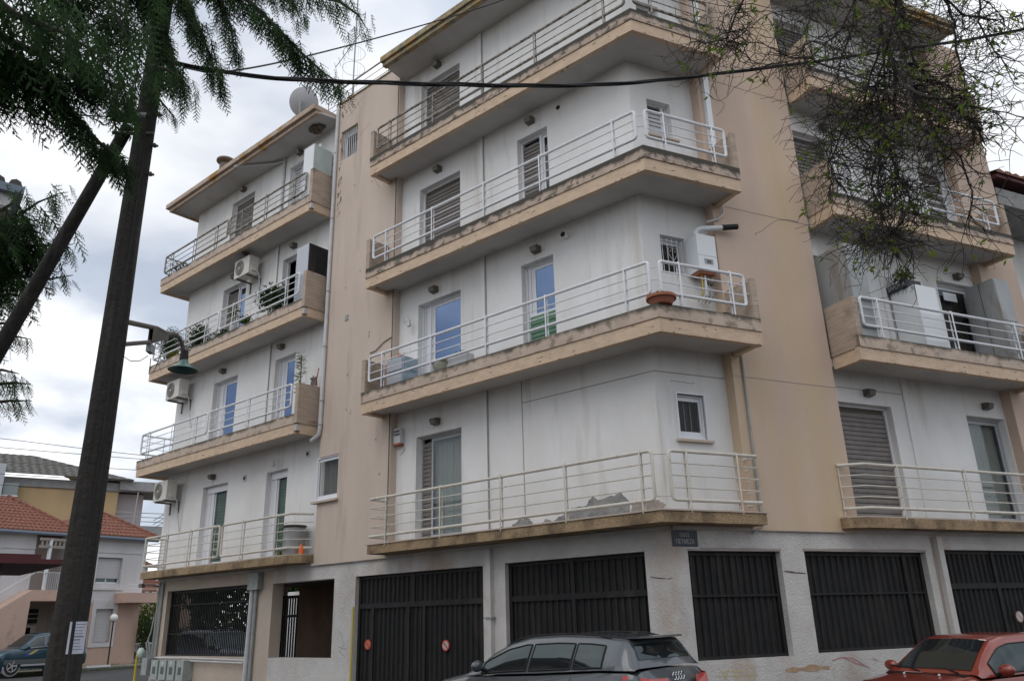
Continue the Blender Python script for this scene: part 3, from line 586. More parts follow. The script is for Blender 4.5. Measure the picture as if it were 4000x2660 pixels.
# ---------------------------------------------------------------- ground floor of the block
hg = [(-16.56, -12.4, 1.07, 2.75), (-11.42, -9.04, 1.06, 2.72), (-8.30, -4.56, 0, 2.72), (-4.01, -1.03, 0, 2.73)]
hb = [(.65, 2.52, 1.08, 2.71), (3.04, 5.95, 1.10, 2.72), (6.40, 9.3, 0, 2.77)]
wall('ground_wall', 'A', -17.1, -11.42, 0, 3.09, GA, .3, hg[:1], GROUNDP)
wall('ground_wall', 'A', -11.42, xcorner('A', GA, GB), 0, 3.09, GA, .3, hg[1:], GROUNDW)
wall('ground_wall', 'B', xcorner('B', GA, GB), 10.6, 0, 3.09, GB, .3, hb, GROUNDW)
part('end_wall', MB().box(-17.1, -16.9, GA + .3, 1.25, 0, 3.09), GROUNDP, 'A')
part('back_wall', MB().box(-14.25, -1.0, 3.4, 3.55, 0, 3.09), M('brown inner wall', (.20, .13, .09), (.15, .10, .07), 2, rough=.9), 'A')
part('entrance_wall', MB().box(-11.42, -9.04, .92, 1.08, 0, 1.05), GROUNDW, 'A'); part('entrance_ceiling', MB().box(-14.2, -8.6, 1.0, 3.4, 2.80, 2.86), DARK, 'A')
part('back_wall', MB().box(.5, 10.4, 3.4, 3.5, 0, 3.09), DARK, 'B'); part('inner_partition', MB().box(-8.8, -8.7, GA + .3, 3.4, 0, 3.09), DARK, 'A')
gt = part('slat_gate', MB().box(-15.1, -14.25, 3.42, 3.46, 2.50, 2.58), BLACK, 'A')
for zz in (1.98, .02): obj('crossbar', MB().box(-15.1, -14.25, 3.41, 3.42, zz, zz + .07), BLACK, gt)
for i in range(8): obj('bar', MB().box(-15.09 + i * .12, -15.045 + i * .12, 3.425, 3.455, .08, 2.5), BLACK, gt)
part('pillar', MB().box(-15.4, -15.1, 3.3, 3.6, 0, 3.09), GROUNDP, 'A')
part('back_pillar', MB().box(-17.4, -17.1, 6.0, 6.3, 0, 3.09).box(-21.9, -21.6, 6.0, 6.3, 0, .1), GROUNDP, 'A')
def ribbed(fr, hole, y, rails, name='garage_door', step=.135, frames=(), solid=True):
    x0, x1, z0, z1 = hole; w, h = x1 - x0, z1 - z0
    b = MB(); t = .07
    b.box(0, t, 0, .06, 0, h); b.box(w - t, w, 0, .06, 0, h); b.box(t, w - t, 0, .06, h - t, h)
    if z0 > .2: b.box(t, w - t, 0, .06, 0, .05)
    rt = .015 if not solid or name == 'shutter_panel' else .05
    for rz_ in rails: b.box(t, w - t, -.012, .06, rz_ - z0 - rt, rz_ - z0 + rt)
    for fx, fa, fb in frames: b.box(fx, fx + .08, -.018, .05, fa - z0, fb - z0)
    g = obj(name, b, BLACK, bld, L3(fr, x0, y, z0), FR[fr][2])
    if solid: obj('sheet', MB().box(t, w - t, .045, .055, .02, h - t), BLACK, g)
    zz = [.03 if z0 > .2 else .02] + [q - z0 for q in rails] + [h - t]
    n = int((w - 2 * t) / step); st = (w - 2 * t) / n
    for a, c in zip(zz[:-1], zz[1:]):
        a += rt + .0005; c -= (rt + .0005) if c < h - t else 0
        key = ('rib', round(c - a, 3), solid)
        if key not in SHAPES:
            hh = c - a
            SHAPES[key] = (MB().prism([(-.033, .046), (-.014, .012), (.014, .012), (.033, .046)], 0, hh) if solid else MB().prism([(-.012, .015), (.012, .015), (.012, .04), (-.012, .04)], 0, hh)).mesh('rib')
            SHAPES[key].materials.append(BLACK)
        for i in range(n): obj('rib' if solid else 'bar', SHAPES[key], None, g, (t + st * (i + .5), 0, a))
    return g
ribbed('A', hg[2], GA + .10, [2.10], frames=((1.56, 0, 2.1), (.46, 0, 2.1), (2.02, 0, 2.1), (1.70, 2.1, 2.7)))
ribbed('A', hg[3], GA + .10, [2.10], frames=((1.42, 0, 2.73),))
g0 = ribbed('A', hg[0], GA + .12, [1.62, 2.36], name='window_grille', step=.085, solid=False)
ribbed('B', hb[0], GB + .12, [2.02], name='shutter_panel', step=.13, frames=())
ribbed('B', hb[1], GB + .12, [2.02], name='shutter_panel', step=.14, frames=((2.40, 1.1, 2.7),))
ribbed('B', hb[2], GB + .10, [2.12], frames=((1.42, 0, 2.75),))
for (x0, x1, z) in ((.63, 2.54, 2.72), (3.02, 5.97, 2.73)): part('lintel_crack', blob(rough([(x0, z), (x0, z + .035), (x1, z + .035), (x1, z)], .008, 8), GB - .006), JNT, 'B')
part('ledge', MB().box(-17.1, xcorner('A', GA, GB), GA - .05, GA + .002, 3.03, 3.088), GROUNDW, 'A')
part('ledge', MB().box(xcorner('B', GA, GB), 10.6, GB - .05, GB + .002, 3.03, 3.088), GROUNDW, 'B')
part('dark_gap', MB().box(6.13, 6.19, GB - .01, GB + .01, .3, 3.0), JNT, 'B'); part('pipe_casing', MB().box(6.19, 6.32, GB - .10, GB, 0, 3.0), GROUNDW, 'B')
part('downpipe', MB().box(-4.41, -4.29, GA - .10, GA, 1.0, 3.0).box(-4.43, -4.27, GA - .12, GA, 0, 1.0), GROUNDW, 'A'); part('pipe_clip', MB().box(-4.45, -4.25, GA - .12, GA, 1.78, 1.81), GPIPE, 'A')
part('wall_crack', blob(rough([(-.95, 2.32), (-.6, 2.28), (xcorner('A', GA, GB) - .06, 2.30), (xcorner('A', GA, GB) - .06, 2.315), (-.6, 2.292), (-.95, 2.33)], .009, 5), GA - .005), SPOT, 'A')
part('wall_crack', blob(rough([(2.56, 2.38), (3.0, 2.35), (3.0, 2.365), (2.56, 2.395)], .01, 6), GB - .006), SPOT, 'B')
# cables and pipes on the left pier
for dx, r, mt in ((0, .03, GPIPE), (.09, .022, GPIPE), (.19, .035, GPIPE)):
    part('riser_pipe', MB().tube([(-16.98 + dx, GA - .04, .55), (-16.98 + dx, GA - .04, 3.0)], r, 7), mt, 'A')
part('riser_pipe', MB().tube([(-12.24, GA - .06, .0), (-12.20, GA - .06, 2.6)], .06, 9), PIPE, 'A'); part('riser_pipe', MB().tube([(-12.06, GA - .05, .0), (-12.04, GA - .05, 2.6)], .045, 9), GPIPE, 'A')
part('service_box', MB().box(-12.28, -11.85, GA - .16, GA, 2.60, 3.0), GPIPE, 'A')
part('cable_pipe', MB().tube([(-16.7, GA - .07, 1.03), (-15.2, GA - .07, 1.035), (-12.3, GA - .07, 1.0)], .022, 7).tube([(-15.2, GA - .1, .97), (-12.3, GA - .1, .94)], .018, 7), PIPE, 'A')
part('yellow_conduit', MB().box(-8.36, -8.31, GA - .02, GA, 0, 2.1), M('yellow paint', (.45, .36, .06), rough=.7), 'A')
part('cable_bracket', MB().tube([(-17.7, GA - .25, 2.98), (-17.3, GA - .15, 2.97), (-17.05, GA - .05, 2.9)], .03, 6).box(-17.75, -17.55, GA - .3, GA - .2, 2.9, 3.0), LAMPM, 'A')
def strokes(name, fr, y, w, lines, mat):
    b = MB()
    for ln in lines:
        for (xa, za), (xb, zb) in zip(ln[:-1], ln[1:]):
            d = Vector((xb - xa, zb - za)); n = Vector((-d.y, d.x)).normalized() * w / 2 if d.length > 0 else Vector((0, 0))
            b.add([(xa - n.x, y, za - n.y), (xb - n.x, y, zb - n.y), (xb + n.x, y, zb + n.y), (xa + n.x, y, za + n.y)], [(0, 1, 2, 3)])
    return part(name, b, mat, fr)
GY = M('yellow spray paint', (.52, .46, .22), rough=.8); GP = M('faded red spray paint', (.42, .22, .22), rough=.8); GR = M('rust stain', (.36, .22, .12), (.44, .34, .24), 9, rough=.95); GK = M('grey spray paint', (.26, .26, .27), (.36, .36, .36), 8, rough=.8)
strokes('graffiti', 'B', GB - .004, .012, [[(1.0, .98), (1.25, .70)], [(1.22, .98), (1.02, .70)], [(1.25, 1.0), (1.38, .72), (1.45, .98)], [(1.55, 1.0), (1.62, .72)], [(1.72, .98), (1.66, .72)], [(.95, .86), (1.75, .84)], [(1.1, .92), (1.5, .9)]], GY)
strokes('graffiti', 'B', GB - .004, .018, [[(3.3, .98), (3.5, 1.02), (3.75, 1.0), (4.0, .88)], [(3.55, 1.02), (3.8, .92), (4.1, .84)], [(4.2, .98), (4.3, .94)]], GP)
part('rust_stain', blob(rough([(2.3, .86), (2.7, .84), (3.2, .86), (3.25, .92), (2.8, .93), (2.35, .91)], .02, 4), GB - .004, .002), GR, 'B')
strokes('graffiti', 'A', GA - .004, .014, [[(-8.75, 1.6), (-8.6, 1.35), (-8.75, 1.2), (-8.55, 1.1)], [(-8.8, 1.3), (-8.5, 1.25)], [(-4.36, 2.05), (-4.32, 1.95), (-4.37, 1.9)]], GK)

# ---------------------------------------------------------------- things fixed to or standing on the block
def TA(fr, x, y, z): return W3(fr, x, y, z)
floorname = {0: 'first', 1: 'second', 2: 'third', 3: 'top'}
lamps = [('A', -14.89, 5.75, 'over the left green shuttered door of the first floor, left wing'),
 ('A', -14.88, 8.86, 'over the left glass door of the second floor, left wing'), ('A', -11.94, 8.90, 'over the right glass door of the second floor, left wing'),
 ('A', -14.76, 11.85, 'beside the aircon over the half shuttered third floor door'), ('A', -11.70, 11.86, 'above the dark panelled cabinet on the third floor, left wing'),
 ('A', -14.74, 14.89, 'over the shuttered top floor door of the left wing'), ('A', -11.73, 14.92, 'behind the white cabinet on the top floor of the left wing'),
 ('A', -5.92, 5.75, 'over the curtained first floor door right of the alarm box'), ('A', -6.0, 8.81, 'over the wide blue reflecting glass door of the second floor'),
 ('A', -3.04, 8.81, 'over the half green door of the second floor'), ('A', -5.90, 11.89, 'over the wide shuttered door of the third floor'), ('A', -3.06, 11.89, 'over the narrow half shuttered door of the third floor'),
 ('A', -5.94, 14.92, 'over the shuttered top floor door under the peeling eave'), ('B', 5.37, 5.74, 'over the brown shutter of the first floor, right wing'),
 ('B', 8.77, 5.75, 'over the first floor curtained door at the right edge'), ('B', 8.81, 8.76, 'over the second floor door beside the grey metal cabinet, right wing'),
 ('B', 5.46, 11.85, 'over the left third floor shutter behind the bare twigs'), ('B', 8.80, 11.85, 'over the right third floor shutter behind the bare twigs'), ('B', 8.72, 14.78, 'on the top floor of the right wing behind the tangle of twigs')]
lb = MB().xprism([(0, -.09), (0, .09), (-.17, .075), (-.21, .03), (-.16, -.075)], -.11, .11).mesh('lamp_body')
lg = MB().xprism([(-.165, -.07), (-.213, .026), (-.22, .02), (-.172, -.078)], -.09, .09).mesh('lamp_glass')
for fr, x, zz, lab in lamps:
    t = thing('wall_lamp', 'dark wall lantern ' + lab, 'wall lamp', TA(fr, x, (WA if fr == 'A' else WB) - .002, zz), FR[fr][2], 'lanterns over the balcony doors')
    obj('lamp_body', lb, LAMPM, t); obj('lamp_glass', lg, LAMPG, t); t.scale = (.8, .8, .8)
t = thing('wall_lamp', 'small white bracket light high on the second floor wall beside the peach pier', 'wall lamp', TA('A', -7.05, WA, 8.25), AA)
obj('arm', MB().tube([(0, 0, .05), (.12, -.1, .12), (.3, -.14, .1), (.33, -.14, -.02)], .008, 6), PIPE, t); obj('shade', MB().lathe([(.0, 0), (.03, 0), (.035, -.06), (.055, -.12), (.05, -.16), (0, -.17)], 12, (.33, -.14, 0)), PIPE, t)
t = thing('wall_lamp', 'small pale bracket light over the right green door of the first floor', 'wall lamp', TA('A', -11.75, WA, 5.72), AA)
obj('arm', MB().tube([(0, 0, 0), (.0, -.1, .06), (.0, -.16, .02)], .008, 6), PIPE, t); obj('shade', MB().lathe([(.0, 0), (.03, 0), (.06, -.08), (.05, -.14), (0, -.15)], 12, (0, -.16, .02)), PIPE, t)
t = thing('ceiling_lamp', 'small dark light under the slab above the third floor left balcony', 'ceiling lamp', TA('A', -13.6, .35, ZS[3] + .07), AA); obj('lamp_body', MB().lathe([(0, -.09), (.06, -.08), (.10, -.04), (.11, 0)], 14), LAMPM, t)

def aircon(x, y, zz, lab):
    t = thing('air_conditioner', lab, 'air conditioner', TA('A', x, y, zz), AA, 'outdoor aircon units on the left wing')
    obj('casing', MB().box(0, .78, 0, .30, 0, .56), ACM, t)
    obj('fan_grille', MB().lathe([(.21, 0), (.225, .012), (.235, 0)], 24).mesh('g'), GPIPE, t).matrix_local = Matrix.Translation((.28, -.002, .28)) @ Matrix.Rotation(R(90), 4, 'X')
    fn = obj('fan', MB().tube([(.28, -.004, .28), (.28, .001, .28)], .21, 24), LAMPM, t)
    for q in range(5): obj('grille_ring', MB().tube([(.28 + (.05 + q * .038) * math.cos(a), -.012, .28 + (.05 + q * .038) * math.sin(a)) for a in [k * math.pi / 10 for k in range(21)]], .003, 4), ACM, t)
    obj('hub', MB().tube([(.28, -.018, .28), (.28, -.01, .28)], .035, 12), ACM, t)
    for xx in (.12, .62): obj('bracket', MB().box(xx, xx + .04, .0, y and (WA - y) or .3, -.045, -.004).box(xx, xx + .04, WA - y - .03, WA - y, -.35, -.045), LAMPM, t)
    obj('pipe_cover', MB().box(.78, .82, .08, .2, .08, .2), ACM, t); obj('hose', MB().tube([(.81, .14, .14), (.86, .2, .1), (.84, .3, .0), (.84, WA - y - .02, -.9)], .015, 6), PIPE, t)
aircon(-17.35, .28, 8.36, 'weathered aircon unit under the second slab at the left end of the block')
aircon(-17.35, .28, 5.28, 'dark stained aircon unit at the left end above the first floor railing')
aircon(-14.0, .28, 11.38, 'clean white aircon unit hung above the third floor door')

t = thing('boiler', 'white wall boiler with black tipped flue beside the small barred window', 'boiler', TA('B', 1.37, WB - .36, 7.62), AB)
obj('casing', MB().box(0, .42, 0, .34, 0, .72), APPL, t); obj('display', MB().box(.13, .32, -.006, .0, .13, .23), GPIPE, t); obj('screen', MB().box(.18, .27, -.010, -.006, .15, .21), M('dark screen', (.1, .1, .11), rough=.3), t)
obj('seam', MB().box(.0, .42, -.003, .0, .29, .295), GPIPE, t)
obj('flue', MB().tube([(.1, .15, .7), (.1, .15, .80), (.14, .13, .87), (.22, .10, .90), (.66, .02, .96)], .05, 12), APPL, t); obj('flue_tip', MB().tube([(.64, .02, .958), (.96, -.04, 1.01)], .054, 12), BLACK, t)
obj('manifold', MB().box(.03, .39, .04, .3, -.05, 0), TERRA, t)
for q, (mt, r) in enumerate(((M('yellow gas hose', (.55, .45, .05), rough=.6), .012), (APPL, .022), (GPIPE, .014), (GPIPE, .012))): obj('pipe', MB().tube([(.12 + q * .075, .12, 0), (.12 + q * .075, .12, -.25), (.13 + q * .08, .15, -.42), (.14 + q * .08, .33, -.5)], r, 7), mt, t)
obj('pump', MB().sphere((.30, .12, -.18), .06, 10, 6, (1, 1, 1.4)), LAMPM, t)

t = thing('alarm_box', 'small white alarm box with red base on the peach return of the first floor', 'alarm box', TA('A', -7.17, WA - .13, 5.45), AA)
obj('casing', MB().box(0, .22, 0, .12, 0, .33), PIPE, t)
for i in range(4):
    for j in range(2): obj('slot', MB().box(.03 + i * .045, .06 + i * .045, -.004, 0, .17 + j * .07, .22 + j * .07), BLACK, t)
obj('siren_light', MB().box(.02, .2, -.01, .12, -.04, 0), M('rusty red plastic', (.38, .12, .05), rough=.6), t); obj('cable', MB().tube([(.2, .1, 0), (.25, .11, -.15), (.12, .11, -.24)], .006, 5), LAMPM, t)

# pots, plants and furniture on the balconies
def leafball(name, c, rad, n, sz, mat, parent=None, seed=1, **tg):
    """leaf-sized faces through a volume; rad = (rx,ry,rz)"""
    g = np.random.default_rng(seed); p = g.normal(size=(n, 3)); p /= np.linalg.norm(p, axis=1)[:, None]; p *= (g.random((n, 1)) ** .45)
    p *= np.array(rad) * (1 + .15 * np.sin(p[:, :1] * 9)); p += np.array(c)
    a = g.normal(size=(n, 3)); a[:, 2] -= .3; a /= np.linalg.norm(a, axis=1)[:, None]; b = np.cross(a, g.normal(size=(n, 3))); b /= np.linalg.norm(b, axis=1)[:, None]
    s = sz * (.6 + .8 * g.random((n, 1))); v = np.stack([p, p + a * s * .5 + b * s * .28, p + a * s, p + a * s * .5 - b * s * .28], 1).reshape(-1, 3)
    i = np.arange(n)[:, None] * 4; f = np.concatenate([i + [0, 1, 2], i + [0, 2, 3]]); return obj(name, npmesh(name, v, f), mat, parent, **tg)
def pot(t, r, h, mat=TERRA): obj('pot', MB().lathe([(0, 0), (r * .7, 0), (r * .92, h * .8), (r, h * .8), (r, h), (r * .88, h), (r * .85, h * .9), (0, h * .9)], 18), mat, t)
def plant(name, lab, cat, loc, rz, rad, zc, n, sz, mat, pr=.13, ph=.2, pm=TERRA, seed=1, group=None, stem=.012):
    t = thing(name, lab, cat, loc, rz, group); pot(t, pr, ph, pm)
    obj('stem', MB().tube([(0, 0, ph * .8), (.01, 0, zc - rad[2] * .4), (0, .01, zc + rad[2] * .5)], stem, 6), BARK, t)
    for q in range(4): a = q * 1.7; obj('stem', MB().tube([(0, 0, ph), (math.cos(a) * rad[0] * .4, math.sin(a) * rad[1] * .4, zc), (math.cos(a) * rad[0] * .75, math.sin(a) * rad[1] * .7, zc + rad[2] * .5)], stem * .5, 5), BARK, t)
    leafball('foliage', (0, 0, zc), rad, n, sz, mat, t, seed); return t
G = 'potted plants on the third floor balcony of the left wing'
plant('topiary', 'dense round dark clipped shrub at the left end of the third floor balcony', 'topiary', TA('A', -17.75, .42, 9.3), AA, (.50, .34, .56), 1.0, 5200, .045, LEAFD, .18, .28, seed=2, group=G)
plant('potted_shrub', 'loose dark leafy shrub right of the round topiary on the third floor', 'potted plant', TA('A', -15.9, .4, 9.3), AA, (.42, .3, .42), .80, 900, .085, LEAFD, seed=3, group=G)
plant('potted_plant', 'low dark pot plant below the half shuttered third floor door', 'potted plant', TA('A', -14.5, .38, 9.3), AA, (.30, .2, .2), .50, 260, .08, LEAFD, seed=4, group=G)
plant('ficus', 'spreading dark leaved ficus left of the black sided cabinet, third floor', 'potted plant', TA('A', -12.05, .38, 9.3), AA, (.62, .32, .36), .98, 900, .10, LEAFD, .15, .3, PIPE, seed=5, group=G)
plant('fern', 'small bright fern behind the third floor rail below the blue pane', 'potted plant', TA('A', -13.2, .3, 9.3), AA, (.22, .16, .12), .60, 260, .07, LEAFG, .12, .4, seed=6, group=G)
plant('yellow_flower_pot', 'yellow green flowering pot at the foot of the round topiary', 'potted plant', TA('A', -17.15, .25, 9.3), AA, (.28, .14, .14), .52, 260, .06, leafm('yellow bloom', (.35, .30, .03), (.18, .22, .03)), .12, .3, seed=7, group=G)
plant('potted_plant', 'thin pinkish leaved plant between topiary and shrub on the third floor', 'potted plant', TA('A', -16.85, .4, 9.3), AA, (.22, .18, .3), .75, 120, .07, leafm('reddish leaves', (.12, .05, .05), (.09, .08, .04)), .1, .2, seed=8, group=G)
plant('potted_plant', 'small plant by the jamb of the half shuttered third floor door', 'potted plant', TA('A', -14.35, .6, 9.3), AA, (.22, .15, .26), 1.25, 200, .07, LEAFG, .1, .9, PIPE, seed=9, group=G)
t = plant('potted_plant', 'sparse twiggy plant in a wire stand at the left end of the top floor balcony', 'potted plant', TA('A', -17.75, .4, 12.3), AA, (.35, .25, .28), .68, 150, .08, LEAFD, .12, .3, PIPE, seed=10)
t = thing('oleander', 'upright potted plant with narrow leaves on the second floor end parapet', 'potted plant', TA('A', -10.25, .25, 6.3), AA); pot(t, .14, .25)
obj('stem', MB().tube([(0, 0, .2), (.02, 0, 1.0), (-.01, 0, 1.85)], .014, 6), BARK, t)
g = np.random.default_rng(5); vs = []; 
for i in range(95):
    zz = .85 + 1.05 * g.random(); a = g.random() * 6.28; l_ = .16 + .16 * g.random(); up = .25 * g.random() - .05
    p0 = np.array([0, 0, zz]); dr = np.array([math.cos(a), math.sin(a) * .8, up]); q = np.array([-math.sin(a), math.cos(a), .3]) * .016
    vs += [p0, p0 + dr * l_ * .5 + q, p0 + dr * l_ - [0, 0, .05 * l_], p0 + dr * l_ * .5 - q]
i = np.arange(95)[:, None] * 4; obj('foliage', npmesh('foliage', np.array(vs), np.concatenate([i + [0, 1, 2], i + [0, 2, 3]])), LEAFG, t)
t = thing('folding_chair', 'folded chair with red leg and grey cloth beside the oleander', 'chair', TA('A', -10.05, .5, 6.3), AA); obj('leg', MB().tube([(-.12, 0, .1), (.12, .05, 1.5)], .014, 6), REDP, t); obj('leg', MB().tube([(.12, 0, .1), (-.1, .05, 1.35)], .014, 6), REDP, t); obj('seat_cloth', MB().add([(-.2, .02, 1.3), (.1, .02, 1.28), (.09, .06, 1.05), (-.05, .05, 1.1)], [(0, 1, 2, 3)]).box(-.16, .08, .03, .05, 1.08, 1.2), LAMPM, t)
# cabinets at the wing ends
t = thing('cabinet', 'tall cabinet with pale front and black side standing above the third floor end parapet', 'cabinet', TA('A', -10.62, .14, 9.3), AA)
obj('front_panel', MB().box(0, .52, 0, .015, 0, 1.88), M('pale striped panel', (.50, .53, .58), (.44, .47, .52), 14, (8, 8, .2), rough=.5), t); obj('carcass', MB().box(.003, .505, .016, .60, 0, 1.875), STEEL, t); obj('side_panel', MB().box(.506, .522, .016, .61, .02, 1.89), BLACK, t)
t = thing('cabinet', 'white cabinet with a greenish glazed side on the top floor, left wing', 'cabinet', TA('A', -10.58, .12, 12.3), AA)
obj('carcass', MB().box(0, .45, 0, .58, 0, 1.92), APPL, t); obj('side_glass', MB().box(.452, .465, .01, .6, 1.05, 1.9), M('clouded greenish glass', (.42, .50, .48), (.52, .56, .54), 4, rough=.15), t); obj('vent_pipe', MB().tube([(.3, .3, 1.9), (.3, .3, 2.1)], .04, 8), APPL, t)
NEST = M('mud and straw', (.16, .12, .09), (.10, .08, .06), 18, rough=1, bump=1., bsc=30)
t = thing('nest', 'brown mud nest stuck under the left eave beside the drainpipe', 'nest', TA('A', -10.5, .45, TOP - .02), AA); 
for q in range(26):
    a = random.uniform(0, 6.28); r_ = random.uniform(0, .22); obj('mud', MB().sphere((r_ * math.cos(a) * 1.2, r_ * math.sin(a) * .8, -.01 - (.24 - r_) * .35), random.uniform(.04, .075), 7, 5), NEST, t)
# second floor, corner flat
t = thing('drawer_unit', 'pale blue plastic drawer unit behind the left end of the second floor railing', 'drawer unit', TA('A', -7.02, .28, 6.3), AA)
obj('carcass', MB().box(0, .55, 0, .42, 0, .95), BLUEP, t)
for q in range(3): obj('drawer', MB().box(.03, .52, -.025, 0, .06 + q * .3, .30 + q * .3), M('grey plastic', (.45, .46, .50), rough=.5), t); obj('drawer', MB().box(.552, .575, .05, .38, .06 + q * .3, .28 + q * .3), BLUEP, t)
t = thing('red_pot', 'small dark red watering can on the blue drawer unit', 'watering can', TA('A', -6.75, .42, 7.25), AA); obj('body', MB().lathe([(0, 0), (.06, 0), (.065, .1), (.03, .13), (0, .13)], 14), REDP, t); obj('spout', MB().tube([(.05, 0, .04), (.13, 0, .13)], .012, 6), REDP, t)
t = thing('board', 'tan wooden board leaning at the left end of the second floor balcony', 'board', TA('A', -7.4, .5, 6.3), AA); obj('panel', MB().box(0, .35, 0, .03, .35, .98), M('tan board', (.38, .26, .17), rough=.8), t); obj('foot', MB().box(.0, .4, -.05, .1, 0, .35), DARK, t)
t = thing('planter_bowl', 'round greenish bowl left of the white planter on the second floor', 'planter', TA('A', -5.2, .3, 6.3), AA); obj('bowl', MB().lathe([(0, .2), (.16, .2), (.27, .4), (.25, .52), (.0, .52)], 18), M('olive glaze', (.28, .28, .22), rough=.5), t); obj('stand', MB().lathe([(.12, 0), (.1, .2)], 12), DARK, t)
t = thing('planter_bowl', 'white trough planter with small succulents on the second floor', 'planter', TA('A', -4.75, .25, 6.3), AA); obj('trough', MB().box(-.3, .3, -.1, .12, .3, .52), PIPE, t); leafball('foliage', (0, 0, .56), (.28, .1, .07), 130, .05, LEAFG, t, 3)
t = thing('flower_pot', 'wide terracotta pot with grass tufts on the balcony corner, second floor', 'flower pot', TA('A', -.02, .16, ZS[1] + .487), AA); obj('pot', MB().lathe([(0, 0), (.17, 0), (.22, .10), (.25, .10), (.25, .15), (.21, .15), (.2, .12), (0, .12)], 20), TERRA, t); leafball('foliage', (-.05, 0, .17), (.18, .15, .07), 160, .07, LEAFG, t, 12)
t = thing('pan_cover', 'upturned black pan lying on the second floor parapet near the corner', 'pan', TA('B', 1.52, .28, ZS[1] + .42), AB); obj('lid', MB().lathe([(.27, 0), (.25, .07), (.15, .15), (0, .17)], 20), BLACK, t)
t = thing('tap', 'outdoor brass tap with valve over the second floor parapet', 'tap', TA('B', 1.28, .3, ZS[1] + .4), AB); obj('valve', MB().tube([(0, 0, 0), (0, 0, .15), (.03, 0, .2)], .018, 7).tube([(-.04, 0, .2), (.06, 0, .2)], .008, 5), PIPE, t)
# first floor left: metal bin and bottles
t = thing('metal_bin', 'grey metal drum with flared dark lid on the first floor left balcony', 'bin', TA('A', -10.38, .45, ZS[0] + .2), AA); obj('drum', MB().lathe([(0, 0), (.25, 0), (.25, .6), (0, .6)], 20, (0, 0, .02)), STEEL, t); obj('lid', MB().lathe([(.24, .6), (.30, .64), (.28, .66), (0, .66)], 20, (0, 0, .02)), LAMPM, t)
t = thing('bottle', 'orange plastic bottle right of the grey metal drum', 'bottle', TA('A', -10.02, .42, ZS[0] + .2), AA); obj('body', MB().lathe([(0, 0), (.07, 0), (.07, .16), (.02, .22), (0, .22)], 12), ORANGE, t)
t = thing('canister', 'small green canister left of the grey metal drum', 'canister', TA('A', -10.85, .4, ZS[0] + .2), AA); obj('body', MB().box(-.08, .08, -.06, .06, 0, .12), M('olive tin', (.12, .13, .05), rough=.5), t)
# second floor, right wing
t = thing('cabinet', 'tall grey sheet metal cabinet behind the left end parapet, right wing', 'cabinet', TA('B', 4.56, .12, 6.3), AB); obj('carcass', MB().box(0, .5, 0, .76, 0, 2.22), STEEL, t); obj('door', MB().box(.02, .48, -.015, 0, .05, 2.18), STEEL, t)
t = thing('cabinet', 'wide grey sheet metal cabinet with two doors at the right end, right wing', 'cabinet', TA('B', 9.02, .22, 6.3), AB); obj('carcass', MB().box(0, .5, 0, .68, 0, 2.2), STEEL, t); obj('side_seam', MB().box(-.006, 0, .34, .355, .02, 2.19), LAMPM, t); obj('door', MB().box(.02, .48, -.012, 0, .05, 1.2), STEEL, t); obj('door', MB().box(.02, .48, -.012, 0, 1.23, 2.17), STEEL, t)
t = thing('fridge', 'white fridge standing on the second floor balcony of the right wing', 'fridge', TA('B', 6.52, .28, 6.3), AB); obj('carcass', MB().box(0, .6, 0, .56, 0, 1.68), APPL, t); obj('door', MB().box(.0, .6, -.045, -.004, .03, 1.12), APPL, t); obj('door', MB().box(.0, .6, -.045, -.004, 1.15, 1.68), APPL, t)
t = thing('cardboard_box', 'dark box printed SIVOVA on top of the white fridge', 'box', TA('B', 6.46, .36, 6.3 + 1.685), AB); obj('carton', MB().box(0, .42, 0, .5, 0, .15), M('dark printed card', (.035, .035, .045), rough=.6), t)
def text(name, s, size, mat, parent, loc, rot, ex=.001, sx=1):
    c = bpy.data.curves.new(name, 'FONT'); c.body = s; c.size = size; c.extrude = ex; c.align_x = 'CENTER'; c.align_y = 'CENTER'
    tmp = bpy.data.objects.new('t', c); COL.objects.link(tmp); dg = bpy.context.evaluated_depsgraph_get(); me = bpy.data.meshes.new_from_object(tmp.evaluated_get(dg)); bpy.data.objects.remove(tmp)
    o = obj(name, me, mat, parent); o.rotation_euler = rot; o.location = loc; o.scale = (sx, 1, 1); return o
LET = M('pale lettering', (.42, .42, .43), rough=.6)
text('lettering', 'SIVOVA', .13, LET, t, (-.003, .25, .075), (R(90), 0, R(-90)))
plant('potted_plant', 'bright yellow green pot plant on the SIVOVA box over the fridge', 'potted plant', TA('B', 6.7, .6, 6.3 + 1.84), AB, (.24, .18, .12), .2, 260, .07, LEAFY, .1, .1, BLACK, seed=14)
t = thing('paper_notice', 'white sheet hung inside the second floor door of the right wing', 'notice', TA('B', 8.42, WB + .10, 8.2), AB); obj('sheet', MB().box(0, .42, 0, .01, 0, .2), APPL, t)

